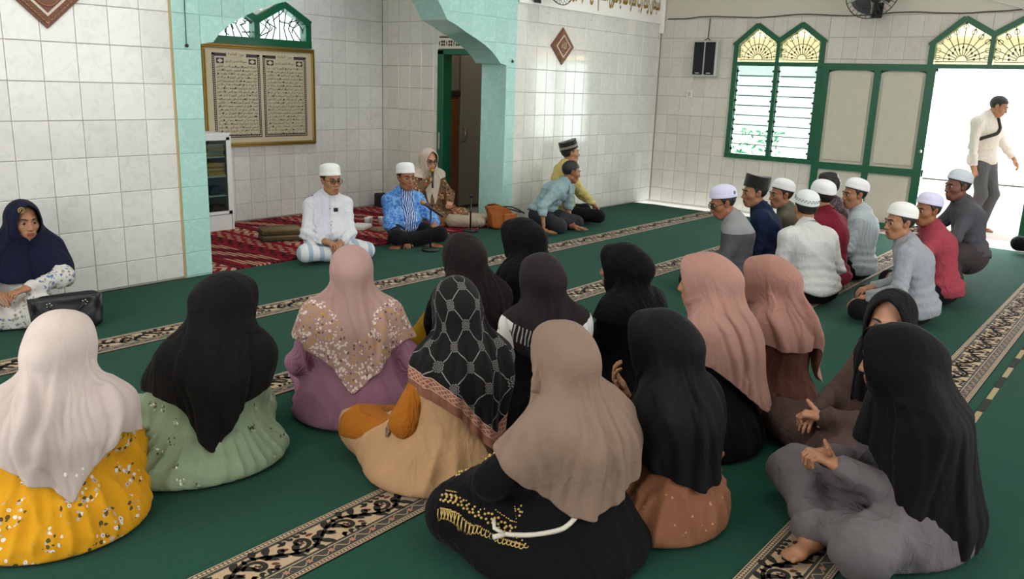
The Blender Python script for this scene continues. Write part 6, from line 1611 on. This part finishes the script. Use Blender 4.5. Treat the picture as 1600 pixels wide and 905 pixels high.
f = man((4.90, 6.02), 206, (4.93, 5.98, .815), 192, 'person in white cap, glasses, white shawl and kurta sitting before the arch', whk, sar, hp=-2, hands=('relax', 'relax'), capk='knit', tilt=7, dome=False, hem=.10, belly=.02, tone='mid',
        rg=dict(shz=-.03, leg=(.40, .38), wr={'L': (-.05, .29, .17), 'R': (.07, .28, .19)}), seed=7)
glasses(f); r = f.r; V, Q = f.shirt
g = Geo()
for sg, z_ in ((1, .0),):   # shawl falling over his right shoulder
    P_ = [r.sh['R']*.55+r.nb*.45+np.array((.0, -.12, -.12)), r.sh['R']*.5+r.nb*.5+np.array((0, -.03, .06)), r.sh['R']*.5+r.nb*.5+np.array((-.0, .07, .03)), r.chest+np.array((.08, .15, .02)), r.pel+np.array((.07, .17, .13)), r.pel+np.array((.06, .2, .07))]
    t = np.linspace(0, 5, 24); pp = np.stack([np.interp(t, np.arange(6), np.array(P_)[:, q]) for q in range(3)], 1); W_ = []
    for i, p in enumerate(pp):
        for q in range(9): W_.append(p+np.array(((q/8-.5)*.13, 0, 0)))
    W_ = surf_pts(V, Q, W_, .010); W_ = W_+np.random.RandomState(1).normal(0, .0005, W_.shape); ii = np.arange(len(W_)) % 9; W_[:, 1] += .006*np.cos(ii*2.1)
    g.add(W_, [(i*9+q, i*9+q+1, (i+1)*9+q+1, (i+1)*9+q) for i in range(23) for q in range(8)])
f.kid('shawl', g.mesh('shawl', cloth('white_shawl', '#d3d2de', '#c8c7d4'), True))
g = Geo(); bz = surf_pts(V, Q, [(-.015, .3, z) for z in (.50, .46, .42, .38)], .003)
for p in bz: g.ball(p, (.006, .003, .006), 5)
f.kid('buttons', g.mesh('buttons', flat('button_grey', '#8f9196', .4), True))
p = surf_pts(V, Q, [(-.085, .16, .44)], .003)[0]; f.kid('pocket_badge', Geo().bbox(p[0]-.02, p[0]+.02, p[1]-.006, p[1]+.004, p[2]-.018, p[2]+.018, .004).mesh('pocket_badge', flat('badge_black', '#1d1f24', .3))); done(f)
f = man((5.98, 6.10), 205, (5.96, 6.07, .765), 198, 'person in white cap and blue batik shirt sitting cross-legged barefoot before the arch', batik('blue_batik'), K_TROUS, hp=-2, capk='white', tilt=9, dome=False, belly=.03, hem=.10, tone='tan',
        hands=('relax', 'relax'), rg=dict(shz=-.03, wr={'L': (-.20, .30, .18), 'R': (.12, .33, .10)}, an={'L': (.12, .28, .07), 'R': (-.14, .30, .06)}), hdir={'R': ((-.1, .5, -.7), (.3, -.9, -.4)), 'L': ((.3, .6, -.5), None)}, feet={'L': ((.75, .5, -.05), (.0, .1, 1)), 'R': ((-.6, .65, -.1), (0, .1, 1))}, seed=12); done(f)
yv = cloth('yellow_cloth', '#c8ba76', '#b9aa66')
f = man((8.27, 5.72), 128, (8.30, 5.70, .945), 128, 'person in banded black songkok and yellow shirt by the wall behind the leaning person', yv, K_TROUS, hp=2, songk=True, hem=.12, hands=('relax', 'relax'), tone='mid', rg=dict(pel=(0, 0, .13), wr={'L': (-.16, .44, .13), 'R': (.1, .35, .2)}), hdir={'L': ((.1, .8, -.5), None)}, seed=14)
r = f.r; g = Geo(); V, Q = f.shirt
for sg in (-1, 1):
    pp = surf_pts(V, Q, [r.nk+np.array((sg*.05, -.02, -.01)), r.nb+np.array((sg*.06, .06, -.02)), r.nb+np.array((sg*.04, .12, -.1)), r.chest+np.array((sg*.03, .16, .0))], .005); g.tube(pp, .018, 6)
f.kid('collar_trim', g.mesh('collar_trim', cloth('dark_trim', '#3d3a3a', '#555050'), True)); done(f)
tl = cloth('pale_teal_shirt', '#93a9ac', '#849ca2')
f = man((7.74, 5.66), 172, (7.93, 5.42, .77), 128, 'person in a pale teal shirt leaning forward on both hands beside the arch', tl, K_CHAR, hp=-12, tone='tan', hairx=False, hem=.2, hands=('flat', 'flat'),
        rg=dict(pel=(0, 0, .16), wr={'L': tuple(local((7.74, 5.66), 172, 7.84, 5.27))+(.045,), 'R': tuple(local((7.74, 5.66), 172, 7.37, 5.36))+(.045,)}, poleL=(-.6, -.6, .3), poleR=(.6, -.6, .3), an={'L': (.1, .12, .07), 'R': (-.1, .15, .06)}, arm=(.30, .28)),
        hdir={'L': ((.0, 1, -.05), (0, .0, -1)), 'R': ((.15, 1, -.05), (0, 0, -1))}, seed=17)
V, Q = f.shirt; p = surf_pts(V, Q, [f.r.chest+np.array((-.08, .3, .03))], .004)[0]
f.kid('chest_pocket', Geo().bbox(p[0]-.055, p[0]+.055, p[1]-.004, p[1]+.004, p[2]-.05, p[2]+.05, .003).mesh('chest_pocket', tl)); done(f)

# men sitting at the right, backs to the camera
gs = G('grey_two_tone', .85); o_ = gs.obj(); z_ = gs.xyz(o_)[2]; gs.base(gs.mix(gs.f('GREATER_THAN', z_, .50), gs.mix(gs.noise(o_, 9., 3.), '#4c4d50', '#434447'), '#8f9091')); gs.bump(gs.noise(gs.scale(o_, (1, 1, .5)), 28., 3.), .3, .012)
f = man((6.44, 2.74), -22, (6.37, 2.86, .84), -44, 'person in a lilac cap with badge, glasses and two-tone grey shirt', gs.m, K_TROUS, hp=-22, capk='lilac', capx='badge', tone='tan', seed=21); glasses(f); done(f)
f = man((6.98, 2.70), -20, (6.95, 2.84, .88), -44, 'person in a plain black songkok and navy blue shirt', cloth('navy_shirt', '#1d2947', '#18223d'), K_TROUS, songk=False, tilt=14, tone='mid', seed=22); done(f)
f = man((7.60, 2.74), -22, (7.52, 2.82, .82), -48, 'person in a white cap and olive grey shirt looking left', cloth('olive_grey_shirt', '#6a6a5a', '#5c5c4d'), K_TROUS, capk='white', tone='mid', tilt=18, seed=23); done(f)
ws = cloth('white_shirt', '#d6d6d4', '#cbcbc9', 260., .25)
f = man((6.54, 2.10), 42, (6.61, 2.27, .84), 46, 'person from behind in a white cap with grey woven band and plain white shirt', ws, K_TROUS, capk='check', capx='dots', tone='mid', seed=24, fold=.010, hem=.10, rg=dict(sw=.168)); done(f)
f = man((7.06, 2.18), 16, (7.10, 2.32, .885), 22, 'person in a white cap and maroon shirt behind the white-shirted person', cloth('maroon_shirt', '#7a1f2f', '#6a1927'), K_TROUS, capk='white', tone='mid', seed=25); done(f)
f = man((8.05, 2.50), 20, (8.06, 2.58, .87), 24, 'bareheaded person with thick black hair and dark patterned shirt, mostly hidden', floral('dark_pattern', '#5b4a4e', '#4a3c40', ('#8a7478', '#2e2528', '#a08c8c'), '#3a3034', 30., .6, 80., .9), K_TROUS, hairx=True, tone='tan', seed=26); done(f)
f = man((7.70, 2.14), -12, (7.74, 2.24, .865), -46, 'person in a white cap and pale blue striped shirt looking left', striped('pale_striped_shirt', '#b3bec2', '#a2aeb4', 300., .2), K_TROUS, capk='white', tone='mid', tilt=18, seed=27); done(f)
lg = cloth('light_grey_shirt', '#9b9ea4', '#8e9198', 260., .25)
f = man((6.46, 1.36), -12, (6.46, 1.53, .84), -46, 'person in white cap and light grey shirt with hand on knee, nearest man', lg, K_TROUS, capk='knit', tone='mid', seed=28, fold=.009, rg=dict(sw=.168, wr={'L': (-.24, .32, .19), 'R': (.1, .3, .2)})); done(f)
f = man((7.26, 1.36), -20, (7.36, 1.55, .84), -54, 'person in a lilac white cap and raspberry red shirt with hand at the mouth', cloth('raspberry_shirt', '#a1434f', '#923a46'), K_TROUS, capk='lilac', tone='tan', seed=29, rg=dict(wr={'L': (-.06, .36, .50), 'R': (.1, .3, .2)}), hdir={'L': ((.1, .1, 1), (.3, -.9, 0))}); done(f)
gk = cloth('grey_kurta', '#56545a', '#4a484e', 260., .25)
f = man((8.12, 1.36), -28, (8.12, 1.50, .985), -46, 'person squatting in a pale grey cap and dark grey shirt by the open door', gk, cloth('brown_grey_sarong', '#4a4142', '#3f3738'), capk='grey', tone='dark', tilt=18, hem=.28, seed=30, feet={'L': ((-.2, 1, 0), (0, 0, 1)), 'R': ((.2, 1, 0), (0, 0, 1))},
        rg=dict(leg=(.42, .41), sit='squat', pel=(0, -.02, .28), wr={'L': (-.12, .40, .45), 'R': (.14, .40, .45)}, an={'L': (-.13, .06, .085), 'R': (.13, .06, .085)}))
r = f.r
f.garment('sarong', [ell(r.pel+(0, 0, 0), (.19, .18, .17), .06)]+sum([[cap(r.hip[k], r.kn[k], .11, .085, .06), cap(r.kn[k], r.an[k]+(r.kn[k]-r.an[k])*.3, .085, .085, .05)] for k in 'LR'], []), cloth('brown_grey_sarong', '#4a4142', '#3f3738'), .016, seed=8, fold=.008); done(f)
# person standing outside the open door
wsh = cloth('pale_pink_shirt', '#d9cfc8', '#cfc4bd', 260., .25)
f = man((12.05, 1.98), 205, (12.0, 1.90, 1.68), 178, 'person standing outside the door in a pale shirt with a dark strap and grey trousers', wsh, None, hp=-22, tone='mid', hem=.80, hands=('relax', 'relax'), feet={'L': ((-.2, 1, 0), (0, 0, 1)), 'R': ((.15, 1, 0), (0, 0, 1))}, res=.017,
        rg=dict(sit='stand', pel=(0, 0, .90), sw=.17, wr={'L': (-.36, .16, .92), 'R': (.27, .08, .78)}, an={'L': (-.10, .03, .075), 'R': (.12, .0, .075)}, leg=(.43, .42), poleL=(-.5, -.8, 0), poleR=(.5, -.8, 0), arm=(.30, .26), mid=(0, -.0, 1.22)), seed=31)
r = f.r
f.garment('trousers', [ell(r.pel+(0, 0, -.02), (.165, .125, .14), .05)]+sum([[cap(r.hip[k], r.kn[k], .098, .075, .06), cap(r.kn[k], r.an[k]+(r.kn[k]-r.an[k])*.06, .074, .066, .03)] for k in 'LR'], []), cloth('grey_trousers', '#5a5a5c', '#4f4f52'), .017, seed=4, fold=.008)
V, Q = f.shirt; pp = surf_pts(V, Q, [r.sh['L']*.5+r.nb*.5+np.array((0, .05, .08)), r.chest+np.array((-.08, .2, .12)), r.chest+np.array((.05, .2, .02)), r.chest+np.array((.2, .1, -.06))], .006)
t = np.linspace(0, 3, 16); pp = surf_pts(V, Q, np.stack([np.interp(t, np.arange(4), pp[:, q]) for q in range(3)], 1), .006)
f.kid('strap', Geo().tube(pp, .022, 8).mesh('strap', cloth('dark_strap_web', '#3a3836', '#302e2c'), True)); f.o = f.finish(); f.o.location.z = -.03
f = man((10.58, .85), -60, (10.52, .89, .84), -50, 'person at the right edge by the threshold, only a black trousered knee in view', cloth('grey_shirt_edge', '#6d7076', '#62656b'), K_TROUS, capk='white', seed=33); done(f)

# the speaker's microphone and the hand round it
r = spk_r; w_ = r.wr['R']; mouth = r.hd+r.HR@np.array((0, .125, -.075))
a_ = mouth-nrm(mouth-w_)*.03; d_ = nrm(np.array((.02, .5, .85))*-1); tail = a_+np.array((.02, .06, -.17))
b = math.radians(-205); Rw = np.array(((math.cos(b), -math.sin(b), 0), (math.sin(b), math.cos(b), 0), (0, 0, 1))); base = np.array((7.02, 6.74, .004))
W = lambda p: Rw@np.asarray(p)+base
mo = Geo().tube([W(a_), W(a_*.4+tail*.6), W(tail)], [.016, .013, .011], 10).build('microphone', flat('mic_black', '#202124', .4), None, True); tag(mo, 'black microphone with a gold head held to the mouth of the speaker', 'microphone')
Geo().ball(W(a_+nrm(a_-tail)*.02), .026, 8).build('mic_head', flat('mic_gold', '#b08d3e', .4, .5), mo, True)
